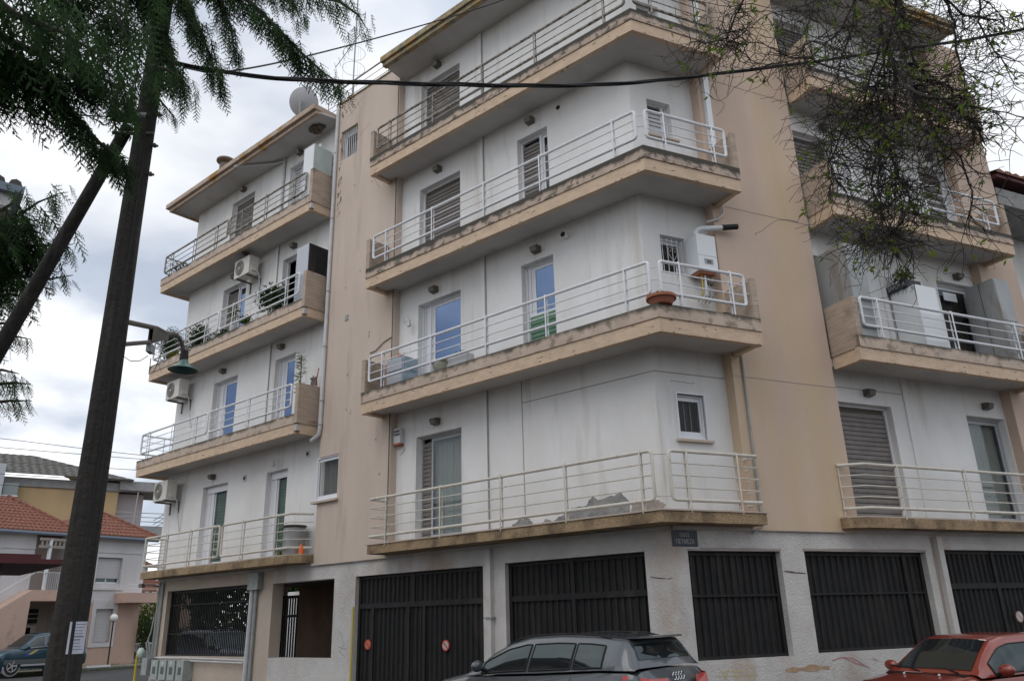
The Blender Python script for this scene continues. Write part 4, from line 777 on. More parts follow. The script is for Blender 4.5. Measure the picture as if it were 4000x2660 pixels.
# street nameplate, no-parking discs, meters
t = thing('street_sign', 'dark blue street nameplate reading ΟΔΟΣ ΠΕΤΜΕΖΑ on the ground floor corner', 'street sign', TA('B', .61, GB - .012, 2.89), AB)
obj('plate', MB().box(-.245, .245, 0, .01, -.125, .125), M('dark blue enamel', (.018, .022, .035), rough=.4), t)
obj('mortar_bed', MB().box(-.26, .26, .004, .012, -.155, -.127), GROUNDW, t)
text('lettering', 'ΟΔΟΣ', .085, LET, t, (0, -.003, .055), (R(90), 0, 0), sx=.8); text('lettering', 'ΠΕΤΜΕΖΑ', .10, LET, t, (0, -.003, -.05), (R(90), 0, 0), sx=.75)
def disc(fr, x, zz, lab, rim, face):
    t = thing('no_parking_disc', lab, 'parking sign', TA(fr, x, GA + .075, zz), FR[fr][2], 'no parking discs on the garage doors')
    c = obj('disc', MB().tube([(0, 0, 0), (0, .008, 0)], .10, 24), rim, t); obj('face', MB().tube([(0, -.004, 0), (0, .0, 0)], .077, 24), face, t)
    obj('slash', MB().add([(-.065, -.007, .045), (-.045, -.007, .065), (.065, -.007, -.045), (.045, -.007, -.065)], [(0, 1, 2, 3)]), rim, t)
RR = M('red sign paint', (.50, .05, .03), rough=.5)
disc('A', -7.92, 1.34, 'faded orange no parking disc on the left leaf of the first garage door', RR, M('orange sign face', (.45, .16, .08), rough=.5))
disc('A', -5.62, 1.32, 'grey faced no parking disc with red rim on the first garage door', RR, M('grey sign face', (.38, .40, .38), rough=.5))
disc('B', 8.14, 1.55, 'pale no parking disc on the garage door at the right edge', M('faded sign rim', (.42, .25, .2), rough=.5), M('pale sign face', (.45, .48, .48), rough=.5))
MTR = M('meter box plastic', (.36, .40, .38), (.31, .34, .33), 6, rough=.5); MTW = M('meter window', (.10, .13, .12), rough=.2)
for q, lab in enumerate(('leftmost of the four grey electricity meter boxes below the window grille', 'second meter box from the left below the window grille', 'third meter box from the left below the window grille', 'rightmost meter box beside the bare peach wall, without a badge')):
    x = -16.50 + q * .455
    t = thing('meter_box', lab, 'meter box', TA('A', x, GA - .27, .50), AA, 'electricity meter boxes under the grille'); obj('casing', MB().box(0, .36, 0, .265, 0, .48), MTR, t); obj('window', MB().box(.10, .26, -.005, 0, .14, .32), MTW, t)
    if q < 3: obj('badge', MB().tube([(.16, -.006, .41), (.16, 0, .41)], .045, 14), PIPE, t)
t = thing('service_cabinet', 'narrow grey cable box at the left corner of the ground floor', 'cable box', TA('A', -16.98, GA - .3, .60), AA); obj('casing', MB().box(0, .3, 0, .2, 0, .42), GPIPE, t); obj('cables', MB().tube([(.1, .1, .42), (.05, .05, .8), (.12, .1, 1.1), (.1, .15, 1.5)], .02, 6).tube([(.2, .1, .42), (.22, .06, .7), (.1, .05, .9)], .015, 6), GPIPE, t)
t = thing('yellow_post', 'yellow gas riser pipe standing left of the meter boxes', 'gas pipe', TA('A', -17.3, GA - .3, 0), AA); obj('pipe', MB().tube([(0, 0, 0), (0, 0, 1.1), (.03, 0, 1.17), (.12, 0, 1.17)], .03, 8), M('yellow gas pipe', (.60, .45, .03), rough=.5), t)
t = thing('bin_bag', 'green and white bag hanging on the pipes at the left corner', 'bag', TA('A', -17.2, GA - .25, 1.15), AA); obj('cloth', MB().sphere((0, 0, 0), .13, 12, 8, (1, .8, 1.1)), M('mint plastic', (.28, .50, .40), (.6, .6, .58), 8, rough=.5), t)
# roof things
t = thing('satellite_dish', 'grey satellite dish on the roof above the left eave', 'satellite dish', TA('A', -12.35, 1.0, 15.3), AA)
obj('mast', MB().tube([(0, 0, 0), (0, 0, 2.05)], .03, 8), GPIPE, t); obj('mount', MB().box(-.25, .15, -.1, .2, 0, 1.4), M('dark mount', (.1, .1, .1), rough=.8), t)
t.scale = (.9, .9, .96); ds = obj('dish', MB().lathe([(0, .0), (.2, .02), (.4, .08), (.5, .13), (.505, .125), (.4, .07), (.2, .01), (0, -.01)], 28), M('dish paint', (.42, .42, .44), rough=.5), t); ds.matrix_local = Matrix.Translation((0, .12, 2.0)) @ Matrix.Rotation(R(225), 4, 'Z') @ Matrix.Rotation(R(62), 4, 'X')
obj('feed_arm', MB().tube([(0, .1, 1.75), (-.1, .55, 1.9)], .014, 6), GPIPE, t)
t = thing('chimney', 'round dark chimney pot with flat cap over the left eave', 'chimney', TA('A', -16.6, 1.0, 15.3), AA); obj('flue', MB().lathe([(.20, 0), (.20, 1.42)], 20), M('sooty tin', (.10, .09, .085), (.16, .13, .11), 6, rough=.6), t); obj('cap', MB().lathe([(.0, 1.60), (.31, 1.58), (.31, 1.52), (.21, 1.44), (.0, 1.44)], 22), M('rusty tin', (.14, .11, .09), (.2, .12, .07), 6, rough=.7), t)
t = thing('antenna', 'tall television aerial mast on the stair tower roof', 'antenna', TA('A', -9.72, 1.0, 15.5), AA); obj('mast', MB().tube([(0, 0, 0), (.05, 0, 4.2)], .02, 7), GPIPE, t); obj('base', MB().box(-.1, .1, -.1, .1, 0, .5), LAMPM, t)
obj('boom', MB().tube([(-.6, -.2, 1.75), (.1, .1, 2.75)], .012, 5), GPIPE, t)
for q in range(7): f_ = q / 6; obj('element', MB().tube([(-.6 + .7 * f_ - .14, -.2 + .3 * f_ + .15, 1.75 + f_), (-.6 + .7 * f_ + .14, -.2 + .3 * f_ - .15, 1.75 + f_)], .006, 4), GPIPE, t)
obj('loop', MB().tube([(.32 * math.cos(a), .32 * math.sin(a), 2.05) for a in [k * .3 for k in range(22)]], .006, 4), GPIPE, t); obj('loop', MB().tube([(.32 * math.cos(a), .32 * math.sin(a), 1.5) for a in [k * .3 for k in range(22)]], .006, 4), GPIPE, t)
for a in (0, 2.1, 4.2): obj('stay', MB().tube([(.3 * math.cos(a), .3 * math.sin(a), .9), (.3 * math.cos(a), .3 * math.sin(a), 3.2)], .003, 4), GPIPE, t)

# ================================================================ vehicles
def interp(t, xs, ys): return float(np.interp(t, xs, ys))
def car(name, lab, cat, loc, rz, sp, paint, group=None):
    """sp: L length, w half width, top=[(x,z)...] centreline from nose to tail, belt=[(x,z)], xw windscreen foot, xr rear glass foot, xt0/xt1 roof start/end,
    win = side window x ranges (along the belt). Front of the car at local x = 0."""
    Lc, w = sp['L'], sp['w']; tx, tz = zip(*sp['top']); bx, bz = zip(*sp['belt'])
    t = thing(name, lab, cat, loc, rz, group)
    def plan(x):   # half width in plan, rounded nose and tail
        f = min(1, max(0, x / .55)); g = min(1, max(0, (Lc - x) / .5)); return w * (.74 + .26 * math.sin(f * math.pi / 2) ** .7) * (.84 + .16 * math.sin(g * math.pi / 2) ** .7)
    def belt(x): return interp(x, bx, bz)
    def ctop(x): return interp(x, tx, tz)
    hood = [(x, z) for x, z in zip(tx, tz)]
    # lower body
    xs = sorted(set([0, .03, .08, .16, .3, .5] + list(np.linspace(.7, Lc - .5, 26)) + [Lc - .3, Lc - .15, Lc - .06, Lc]))
    v = []; rows = []
    for x in xs:
        pw = plan(x); b = belt(x); nose = interp(x, [0, .06, .25, Lc - .2, Lc - .05, Lc], [.72, .9, 1, 1, .96, .86]); zb = .22 + .12 * (1 - min(1, x / .3)) + .1 * (1 - min(1, (Lc - x) / .3))
        inside = sp['xw'] < x < sp['xr']
        zt = b if inside else max(min(ctop(x), b + .06), .5)
        cz = zt if inside else zt
        sh = interp(x, [0, .4, Lc - .4, Lc], [.7, 1, 1, .9])
        prof = [(0, cz + (.0 if inside else .0)), (pw * .55, cz - .005), (pw * .84, cz - .02), (pw * .95, b - .03 if inside else min(b, cz) - .035), (pw * .985, b - .10), (pw, (b + zb) / 2 + .1), (pw * .995, (b + zb) / 2 - .08), (pw * .975, zb + .12), (pw * .93, zb), (0, zb)]
        rows.append(prof)
    n = len(rows[0]); b_ = MB()
    vs = [(x, s * p[0], p[1]) for x, r_ in zip(xs, rows) for s, pr in ((1, r_),) for p in pr]
    vs2 = [(x, -y, z) for x, y, z in vs]
    f1 = [(i * n + k, (i + 1) * n + k, (i + 1) * n + k + 1, i * n + k + 1) for i in range(len(xs) - 1) for k in range(n - 1)]
    b_.add(vs, f1); b_.add(vs2, [q[::-1] for q in f1]); b_.add([vs[k] for k in range(n)] + [vs2[k] for k in range(n)], [(k, k + 1, n + k + 1, n + k) for k in range(n - 1)])
    e0 = (len(xs) - 1) * n; b_.add([vs[e0 + k] for k in range(n)] + [vs2[e0 + k] for k in range(n)], [(k + 1, k, n + k, n + k + 1) for k in range(n - 1)])
    b_.sm = True; obj('body', b_, paint, t)
    # greenhouse
    x0, x1 = sp['xw'], sp['xr']; ins = sp.get('inset', .17)
    def gsec(x, u):
        """u in 0..1 from belt up the side, over the shoulder, to the centreline"""
        b, c = belt(x), ctop(x); h = max(.002, c - b); pw = plan(x) * .955; hf = sp['h']
        yt = pw - ins * min(1, h / hf) - .03
        if u < .6: q = u / .6; return (pw + (yt - pw) * (q ** 1.25), b + (h - .07 * min(1, h / .2)) * q)
        if u < .75: q = (u - .6) / .15; return (yt - .09 * q, b + h - .07 * min(1, h / .2) + .055 * min(1, h / .2) * math.sin(q * math.pi / 2))
        q = (u - .75) / .25; return ((yt - .09) * (1 - q), b + h - .015 * min(1, h / .2) * (1 - q) ** 2)
    gx = list(np.linspace(x0, x1, 41)); us = [0, .1, .2, .3, .4, .5, .6, .64, .68, .72, .75, .82, .9, 1]
    def patch(nm, xr_, ur, mat, off, both=True, nx=14, nu=8, clip=None, mir=True, closed=False):
        b = MB(); X = np.linspace(xr_[0], xr_[1], nx); U = np.linspace(ur[0], ur[1], nu)
        P = []
        for x in X:
            for u in U:
                xx = x; y, z = gsec(xx, u)
                if clip: xx, u2 = clip(x, u); y, z = gsec(xx, u2)
                # push outwards
                y2, z2 = gsec(xx, min(1, u + .01)); ty, tzv = y2 - y, z2 - z; ln = math.hypot(ty, tzv) or 1; ny, nz = tzv / ln, -ty / ln
                if ny < 0 and u < .7: ny, nz = -ny, -nz
                if u > .7: ny, nz = 0, 1
                P.append((xx, y + ny * off, z + nz * off))
        F = [(i * nu + j, (i + 1) * nu + j, (i + 1) * nu + j + 1, i * nu + j + 1) for i in range(nx - 1) for j in range(nu - 1)]
        b.add(P, F); b.sm = True
        o = [obj(nm, b, mat, t)]
        if mir: c = MB(); c.add([(x, -y, z) for x, y, z in P], [q[::-1] for q in F]); c.sm = True; o.append(obj(nm, c, mat, t))
        return o
    g = MB(); P = []
    for x in gx:
        P += [(x, *gsec(x, u)) for u in us]
    m_ = len(us); F = [(i * m_ + j, (i + 1) * m_ + j, (i + 1) * m_ + j + 1, i * m_ + j + 1) for i in range(len(gx) - 1) for j in range(m_ - 1)]
    g.add(P, F); g.add([(x, -y, z) for x, y, z in P], [q[::-1] for q in F]); g.sm = True; obj('cabin', g, paint, t)
    for a, c in sp['win']:
        def clip(x, u, a=a, c=c):
            # the window's top follows the roof: lean the ends with the pillars
            q = (x - a) / (c - a); return (x, u)
        def wtop(x): return .52
        # window as columns limited where the cabin is low
        X = np.linspace(a, c, 18); b = MB(); P = []; nu = 7
        for x in X:
            for k in range(nu):
                h = ctop(x) - belt(x); umax = .53 * max(0., min(1, (h - .10) / .12)); u = .05 + (max(.06, umax) - .05) * k / (nu - 1)
                xx = x + sp.get('lean', 0) * (u / .55) * (1 if sp.get('leanall', True) else 0)
                y, z = gsec(xx, u); P.append((xx, y + .006, z + .002))
        F = [(i * nu + j, (i + 1) * nu + j, (i + 1) * nu + j + 1, i * nu + j + 1) for i in range(17) for j in range(nu - 1)]
        b.add(P, F); b.sm = True; obj('side_window', b, CARGL, t)
        b = MB(); b.add([(x, -y, z) for x, y, z in P], [q[::-1] for q in F]); b.sm = True; obj('side_window', b, CARGL, t)
        edge = [P[i * nu] for i in range(18)] + [P[17 * nu + j] for j in range(1, nu)] + [P[i * nu + nu - 1] for i in range(16, -1, -1)] + [P[j] for j in range(nu - 2, 0, -1)]
        for s in (1, -1): obj('window_trim', MB().tube([(x, s * (y + .003), z) for x, y, z in edge + edge[:1]], .010, 4, False), sp.get('trim', BLACK), t)
    # windscreen and rear glass over the sloping ends
    def endglass(nm, xa, xb, um=.76):
        b = MB(); X = np.linspace(xa, xb, 8); nu = 9; P = []
        for x in X:
            y0, z0 = gsec(x, um)
            for k in range(nu):
                y = y0 * (1 - 2 * k / (nu - 1)); u = um + (1 - um) * (1 - abs(y) / max(y0, 1e-6)); z = gsec(x, u)[1]; P.append((x + (-.006 if xa < Lc / 2 else .006), y, z + .006))
        b.add(P, [(i * nu + j, (i + 1) * nu + j, (i + 1) * nu + j + 1, i * nu + j + 1) for i in range(7) for j in range(nu - 1)]); b.sm = True; obj(nm, b, CARGL, t)
    endglass('windscreen', x0 + .06, sp['xt0'] - .04); endglass('rear_window', sp['xt1'] + .04, x1 - .05)
    # wheels
    for xw_ in sp['wheels']:
        for s in (1, -1):
            rw = sp.get('rw', .32); yy = s * (w - .10)
            wh = obj('wheel', MB().tube([(xw_, yy - s * .12, rw), (xw_, yy + s * .085, rw)], [rw, rw], 28), RUBBER, t)
            obj('arch', MB().tube([(xw_, yy - s * .1, rw + .02), (xw_, yy + s * .06, rw + .02)], [rw + .07, rw + .07], 28), sp.get('archm', RUBBER), t)
            rim = MB(); rim.tube([(xw_, yy + s * .08, rw), (xw_, yy + s * .092, rw)], .05, 12)
            for q in range(5): a = q * 2 * math.pi / 5; rim.tube([(xw_, yy + s * .09, rw), (xw_ + rw * .62 * math.cos(a), yy + s * .09, rw + rw * .62 * math.sin(a))], .028, 5)
            rim.tube([(xw_ + rw * .64 * math.cos(a), yy + s * .09, rw + rw * .64 * math.sin(a)) for a in [k * math.pi / 12 for k in range(25)]], .02, 5, False); obj('rim', rim, GREYA, wh)
    for s in (1, -1):
        mx_, mz = sp['mirror']; yb = plan(mx_) * .95
        mi = obj('mirror', MB().sphere((mx_ - .02, s * (yb + .15), mz + .07), .12, 12, 8, (.55, .95, .62)), sp.get('mirm', paint), t)
        obj('mirror_foot', MB().tube([(mx_ + .02, s * (yb - .02), mz), (mx_, s * (yb + .1), mz + .04)], .03, 6), BLACK, t)
    return t, plan, gsec, belt, ctop
GREYP = M('grey metallic paint', (.068, .077, .086), (.058, .067, .076), 30, rough=.30, metal=.2, coat=1., spec=.5)
REDPT = M('copper red metallic paint', (.21, .028, .014), (.24, .034, .018), 40, rough=.33, metal=.15, coat=.9)
GREENP = M('dark green blue paint', (.012, .055, .085), (.01, .045, .07), 30, rough=.3, metal=.2, coat=.8)
BLUEPT = M('dark blue paint', (.02, .035, .07), rough=.35, coat=.6)
aud = dict(L=4.35, w=.92, h=.46, xw=1.12, xr=4.18, xt0=2.02, xt1=3.98, inset=.20, lean=0, win=[(1.42, 2.30), (2.36, 3.12), (3.17, 3.66)], wheels=(.85, 3.5), rw=.36, mirror=(1.50, 1.10),
 top=[(0, .72), (.08, .86), (.4, .98), (1.12, 1.10), (1.5, 1.335), (1.85, 1.475), (2.2, 1.54), (2.8, 1.56), (3.4, 1.545), (3.98, 1.49), (4.10, 1.30), (4.18, 1.16), (4.28, 1.06), (4.35, .95)], belt=[(0, .72), (.4, .92), (1.12, 1.05), (2.5, 1.09), (3.6, 1.14), (4.18, 1.14), (4.35, .95)])
t, pl, gs, be, ct = car('parked_car', 'grey sport utility car with black roof rails parked before the garage doors', 'car', TA('A', -3.30, -1.30, 0), AA, aud, GREYP)
for s in (1, -1):
    rp = [(x, s * (gs(x, .70)[0] + .0), gs(x, .70)[1] + (.02 if 0 < i < 8 else .0)) for i, x in enumerate(np.linspace(1.75, 3.7, 9))]; obj('roof_rail', MB().tube(rp, .012, 6), BLACK, t)
    yb = pl(4.2) * .97
    obj('tail_light', MB().add([(4.02, s * (pl(4.02) * .985), 1.09), (4.34, s * pl(4.34) * .93, 1.05), (4.385, s * .36, 1.04), (4.395, s * .36, .93), (4.36, s * pl(4.34) * .97, .91), (4.02, s * pl(4.02) * 1.01, .97), ], [(0, 1, 4, 5), (1, 2, 3, 4)]), M('red lamp glass', (.55, .02, .015), rough=.15, coat=1), t)
obj('spoiler', MB().prism([(3.90, -.60), (4.10, -.56), (4.13, 0), (4.10, .56), (3.90, .60)], 1.49, 1.515), GREYP, t)
obj('roof_fin', MB().xprism([(0, 0), (.02, .0), (.012, .035)], 0, .10), BLACK, t, (3.6, -.01, 1.53))
for q in range(4): obj('ring_emblem', MB().tube([(4.325 + .012 * 0, -.105 + q * .07 + .043 * math.cos(a), 1.045 + .043 * math.sin(a)) for a in [k * math.pi / 8 for k in range(17)]], .007, 5, False), M('chrome', (.75, .75, .77), rough=.15, metal=1), t)
obj('number_plate', MB().box(4.36, 4.375, -.26, .26, .74, .86), APPL, t)
for x in (1.37, 2.33, 3.14): obj('door_seam', MB().tube([(x, -pl(x) * .99, be(x) - .06), (x - .02, -pl(x) * 1.004, .6), (x, -pl(x) * .985, .36)], .004, 4), BLACK, t)
obj('crease', MB().tube([(x, -pl(x) * .997, .93 + .05 * math.sin((x - 1.4) * 1.1)) for x in np.linspace(1.3, 4.0, 14)], .006, 4), GREYP, t)
for x in (2.0, 2.9): obj('door_handle', MB().box(x, x + .18, -pl(x) - .025, -pl(x) + .01, .95, .98), GREYP, t)
red = dict(L=3.85, w=.80, h=.46, xw=1.03, xr=3.72, xt0=1.66, xt1=3.45, inset=.15, win=[(1.32, 2.28), (2.36, 3.2)], wheels=(.7, 3.1), rw=.29, mirror=(1.36, .90), mirm=REDPT,
 top=[(0, .60), (.08, .72), (.5, .84), (1.03, .92), (1.35, 1.16), (1.62, 1.33), (1.85, 1.385), (2.4, 1.40), (3.0, 1.385), (3.45, 1.33), (3.6, 1.1), (3.72, .94), (3.85, .8)], belt=[(0, .60), (.5, .80), (1.03, .88), (2.0, .90), (3.3, .93), (3.72, .93), (3.85, .8)])
t.scale = (.88, .95, 1); t.location = TA('A', -3.30, -1.30, 0)
t, pl, gs, be, ct = car('parked_car', 'copper red hatchback parked nose left below the shutters of the right street', 'car', TA('B', 1.80, -1.5, 0), AB, red, REDPT)
obj('cowl', MB().box(.93, 1.05, -.60, .60, .895, .912), BLACK, t)
for s0 in (-.45, .15): obj('wiper', MB().tube([(1.02, s0, .93), (1.10, s0 + .25, .975), (1.12, s0 + .58, .985)], .010, 5), BLACK, t)
for s0 in (-.28, .28): obj('washer_jet', MB().sphere((.86, s0, .905), .018, 8, 5), PIPE, t)
obj('inner_mirror', MB().box(1.63, 1.66, -.12, .12, 1.22, 1.29), BLACK, t)
for s0 in (-.38, .38): obj('headrest', MB().box(1.9, 2.0, s0 - .12, s0 + .12, 1.05, 1.22), STEEL, t)
obj('tax_disc', MB().add([(1.585, -.52, 1.312), (1.60, -.40, 1.322), (1.615, -.40, 1.332), (1.60, -.52, 1.322)], [(0, 1, 2, 3)]), PIPE, t)
for x in (1.30, 2.32): obj('door_seam', MB().tube([(x, -pl(x) * .99, be(x) - .05), (x - .02, -pl(x) * 1.004, .6), (x, -pl(x) * .985, .34)], .004, 4), BLACK, t)
suv = dict(L=4.5, w=.86, h=.55, xw=1.12, xr=4.35, xt0=1.85, xt1=4.1, inset=.16, win=[(1.45, 2.25), (2.33, 3.2), (3.3, 4.0)], wheels=(.80, 3.45), rw=.35, mirror=(1.42, 1.02), trim=GREYA, archm=GREYA,
 top=[(0, .72), (.08, .90), (.5, 1.0), (1.12, 1.06), (1.85, 1.58), (2.2, 1.64), (3.2, 1.66), (4.1, 1.62), (4.28, 1.2), (4.35, 1.05), (4.5, .9)], belt=[(0, .72), (.5, .93), (1.12, 1.0), (3, 1.03), (4.35, 1.04), (4.5, .9)])
HP = Vector((-20.18, 43.25, 0)); HX = Vector((.58800, .80886, 0)); HY = Vector((-.80886, .58800, 0)); HA = math.atan2(.80886, .588)
def H3(x, y, z): return HP + HX * x + HY * y + Vector((0, 0, z))
t, pl, gs, be, ct = car('parked_car', 'dark green blue off-road car parked before the pink and white house', 'car', H3(-7.75, -3.0, .12), HA, suv, GREENP); t.scale = (.84, 1, 1)
for s in (1, -1): obj('sill_bar', MB().box(1.2, 3.0, s * .86 - .03, s * .86 + .03, .33, .40), GREYA, t)
obj('lower_cladding', MB().box(.4, 4.2, -.868, .868, .42, .60), M('grey cladding', (.10, .11, .11), rough=.6), t)
obj('door_decal', MB().add([(1.45, -.875, .78), (1.65, -.875, .78), (1.95, -.875, .96), (1.8, -.875, .96)], [(0, 1, 2, 3)]), M('yellow decal', (.6, .5, .15), rough=.5), t)
obj('door_decal', MB().add([(1.25, -.874, .72), (1.5, -.874, .72), (1.75, -.874, .90), (1.62, -.874, .90)], [(0, 1, 2, 3)]), M('blue decal', (.03, .08, .4), rough=.5), t)
t, *_ = car('parked_car', 'dark blue car seen through the bars of the ground floor window grille', 'car', W3('A', -19.6, 5.6, .05), AA + math.pi, dict(suv, trim=BLACK), BLUEPT)
for s in (1, -1): obj('tail_light', MB().box(4.42, 4.5, s * .66 - .08, s * .66 + .08, .8, 1.05), M('red lamp glass'), t)

# ================================================================ utility pole, lamp, cables
PX, PY = -3.33, 6.16
t = thing('utility_pole', 'dark wooden utility pole with crack and notice, hung with conifer branches', 'utility pole', (PX, PY, 0))
ps = MB(); ps.tube([(0, 0, -.1), (0, 0, 1.5), (.005, .0, 3.2), (-.005, 0, 5.0), (0, 0, 7.6)], [.128, .122, .106, .094, .080], 26); obj('post', ps, POLEW, t)
crack = MB(); th0 = math.atan2(-PY, -PX) + .25
cp = [(.80 * r_ * math.cos(th0 + d_), .80 * r_ * math.sin(th0 + d_), z_) for z_, r_, d_ in ((.2, .158, .1), (1.2, .1535, .02), (2.0, .145, -.06), (3.0, .131, .05), (4.0, .121, -.05), (5.2, .111, .04), (6.2, .103, .0))]
obj('crack', crack.tube(cp, [.008, .012, .014, .012, .011, .008, .004], 5), BLACK, t)
for zz in (5.92, 5.62, 6.55, 6.25): obj('bolt', MB().tube([(.06, 0, zz), (.15, -.02, zz - .02)], .012, 6).tube([(.10, 0, zz), (.12, 0, zz)], .022, 6), LAMPM, t)
t2 = thing('notice', 'white paper notice stapled low on the dark wooden pole', 'notice', (PX, PY, 0))
nm = MB(); a0 = math.atan2(-PY, -PX) + .0
A_ = [a0 + .0 + q * .24 for q in range(6)]
nm.add([((.1235) * math.cos(a), (.1235) * math.sin(a), z_) for a in A_ for z_ in (1.60, 1.82)], [(2 * i, 2 * i + 2, 2 * i + 3, 2 * i + 1) for i in range(5)]); obj('sheet', nm, M('worn white paper', (.62, .63, .72), (.52, .53, .60), 12, rough=.8), t2)
lines = MB()
for j in range(9):
    zc = 1.80 - j * .0215; q0 = .14 + random.random() * .15; q1 = .95 - random.random() * .25
    if j in (0, 8): q0, q1 = .12, 1.0
    lines.add([(.1255 * math.cos(a0 + q), .1255 * math.sin(a0 + q), zc + dz) for q in np.linspace(q0, q1, 6) for dz in (0, .007 if j in (4, 5) else .0035)], [(2 * i, 2 * i + 2, 2 * i + 3, 2 * i + 1) for i in range(5)])
obj('print', lines, M('printed ink', (.14, .14, .2), rough=.8), t2)
t = thing('strut_pole', 'dark wooden strut leaning against the utility pole from the left', 'utility pole', (0, 0, 0))
top = Vector((PX - .13, PY - .05, 6.10)); foot = Vector((-6.12, 6.6, -.1))
obj('post', MB().tube([foot, foot.lerp(top, .3), foot.lerp(top, .65), top], [.080, .074, .064, .054], 22), POLEW, t)
obj('clamp', MB().tube([top + Vector((-.11, -.05, -.1)), top + Vector((.24, .0, -.09))], .016, 6), LAMPM, t)
t = thing('insulator_drum', 'green grey cylinder insulator on top of the leaning strut', 'insulator', tuple(top)); obj('drum', MB().tube([(-.14, 0, .12), (.16, .02, .09)], .06, 14), M('grey green glaze', (.10, .16, .14), (.16, .17, .14), 6, rough=.4), t)
def cable(name, lab, pts, r, mat=RUBBER, sag=0., n=40, cat='cable', tw=0, group=None):
    a, b = Vector(pts[0]), Vector(pts[-1]); t = thing(name, lab, cat, a, group=group)
    P = [Vector(p) for p in pts]; cum = [0]
    for p, q in zip(P[:-1], P[1:]): cum.append(cum[-1] + (q - p).length)
    def f(s):
        s *= cum[-1]; i = min(len(P) - 2, max(0, int(np.searchsorted(cum, s) - 1)))
        p0, p1, p2, p3 = P[max(0, i - 1)], P[i], P[i + 1], P[min(len(P) - 1, i + 2)]; u = (s - cum[i]) / (cum[i + 1] - cum[i])
        return .5 * ((2 * p1) + (-p0 + p2) * u + (2 * p0 - 5 * p1 + 4 * p2 - p3) * u * u + (-p0 + 3 * p1 - 3 * p2 + p3) * u ** 3)
    if tw:
        for k in range(3):
            ph = k * 2.094; L_ = [f(i / (n * 3)) + Vector((0, math.cos(i * .33 + ph), math.sin(i * .33 + ph))) * tw * (1 + .35 * math.sin(i * .07)) - a for i in range(n * 3 + 1)]; obj('strand', MB().tube(L_, r, 5), mat, t)
    else: obj('strand', MB().tube([f(i / n) - Vector((0, 0, sag * 4 * (i / n) * (1 - i / n))) - a for i in range(n + 1)], r, 5), mat, t)
    return t
cable('power_cable', 'thick black twisted power cable sagging from the pole across the facade', [(-3.27, 6.15, 6.86), (-2.3, 6.29, 6.74), (-.7, 6.5, 6.77), (1.0, 6.75, 6.90), (2.6, 6.97, 7.2), (4.4, 7.2, 7.60), (6.03, 7.45, 8.04), (9.5, 7.9, 9.2)], .011, tw=.011)
cable('thin_cable', 'thin dark cable rising right from the pole to the main eave', [(-3.35, 6.2, 7.05), (-3.15, 7.2, 7.55), (-2.17, 9.76, 10.09), (-.06, 11.0, 11.94), (.8, 11.9, 13.3)], .011)
cable('thin_cable', 'thin wire with small clamps running left from the strut top', [tuple(top + Vector((-.1, 0, .1))), at(330, 452, 6.0), at(250, 442, 5.9), at(0, 415, 5.6), at(-400, 380, 5.2)], .006)
cable('service_drop', 'looped black service wire hanging under the strut clamp', [at(430, 478, 5.9), at(405, 490, 5.9), at(385, 475, 5.9), at(345, 455, 5.95), at(320, 440, 6)], .005)
for k, (y0, y1) in enumerate(((1712, 1780), (1747, 1796), (1802, 1840), (1850, 1886), (1893, 1925))):
    cable('overhead_wire', ('topmost', 'second', 'middle', 'fourth', 'lowest')[k] + ' of the five thin wires crossing the sky above the tiled house', [at(-300, y0 - 30, 34), at(0, y0, 34), at(540, y1 - 4, 34), at(900, y1 + 22, 34)], .012, LAMPM, n=16, group='overhead wires above the tiled house')
t = thing('street_lamp', 'street lamp with green bell shade on a bent arm fixed to the wooden pole', 'street lamp', (PX, PY, 0), R(4.5))
obj('arm', MB().tube([(0, .08, 4.24), (-.005, .89, 4.47), (-.01, 1.25, 4.53)], .024, 8), M('old arm paint', (.10, .095, .09), (.16, .13, .11), 8, rough=.7), t)
obj('brace', MB().tube([(0, .08, 4.02), (-.005, .8, 4.30), (-.01, 1.1, 4.46)], .020, 8), M('old arm paint'), t)
obj('gusset', MB().add([(-.02, .75, 4.29), (-.02, 1.15, 4.44), (-.02, 1.15, 4.50), (-.02, .75, 4.43), (.02, .75, 4.29), (.02, 1.15, 4.44), (.02, 1.15, 4.50), (.02, .75, 4.43)], [(0, 1, 2, 3), (4, 7, 6, 5), (0, 4, 5, 1), (3, 2, 6, 7)]), M('old arm paint'), t)
obj('neck', MB().tube([(-.01, 1.2, 4.53), (-.015, 1.38, 4.59), (-.01, 1.50, 4.60), (.0, 1.57, 4.57), (.01, 1.61, 4.51), (.02, 1.62, 4.47)], .022, 8), M('old arm paint'), t)
obj('collar', MB().lathe([(.0, .09), (.04, .09), (.045, 0), (.04, -.02)], 12, (.025, 1.62, 4.40)), BLACK, t)
obj('shade', MB().lathe([(.035, .02), (.05, -.02), (.085, -.06), (.145, -.09), (.15, -.10), (.14, -.095), (.08, -.07), (.04, -.04)], 22, (.03, 1.62, 4.38)), M('green enamel', (.04, .13, .11), (.12, .22, .19), 12, rough=.35), t)
obj('control_box', MB().box(-.022, .022, .74, .84, 4.19, 4.27), GPIPE, t)
obj('wire', MB().tube([(0, .76, 4.15), (0, .6, 4.05), (0, .4, 3.98), (0, .2, 3.97), (0, .06, 4.08)], .004, 4).tube([(0, .83, 4.15), (0, .84, 4.02), (0, .95, 4.06), (0, 1.1, 4.35), (0, 1.2, 4.49)], .004, 4), BLACK, t)

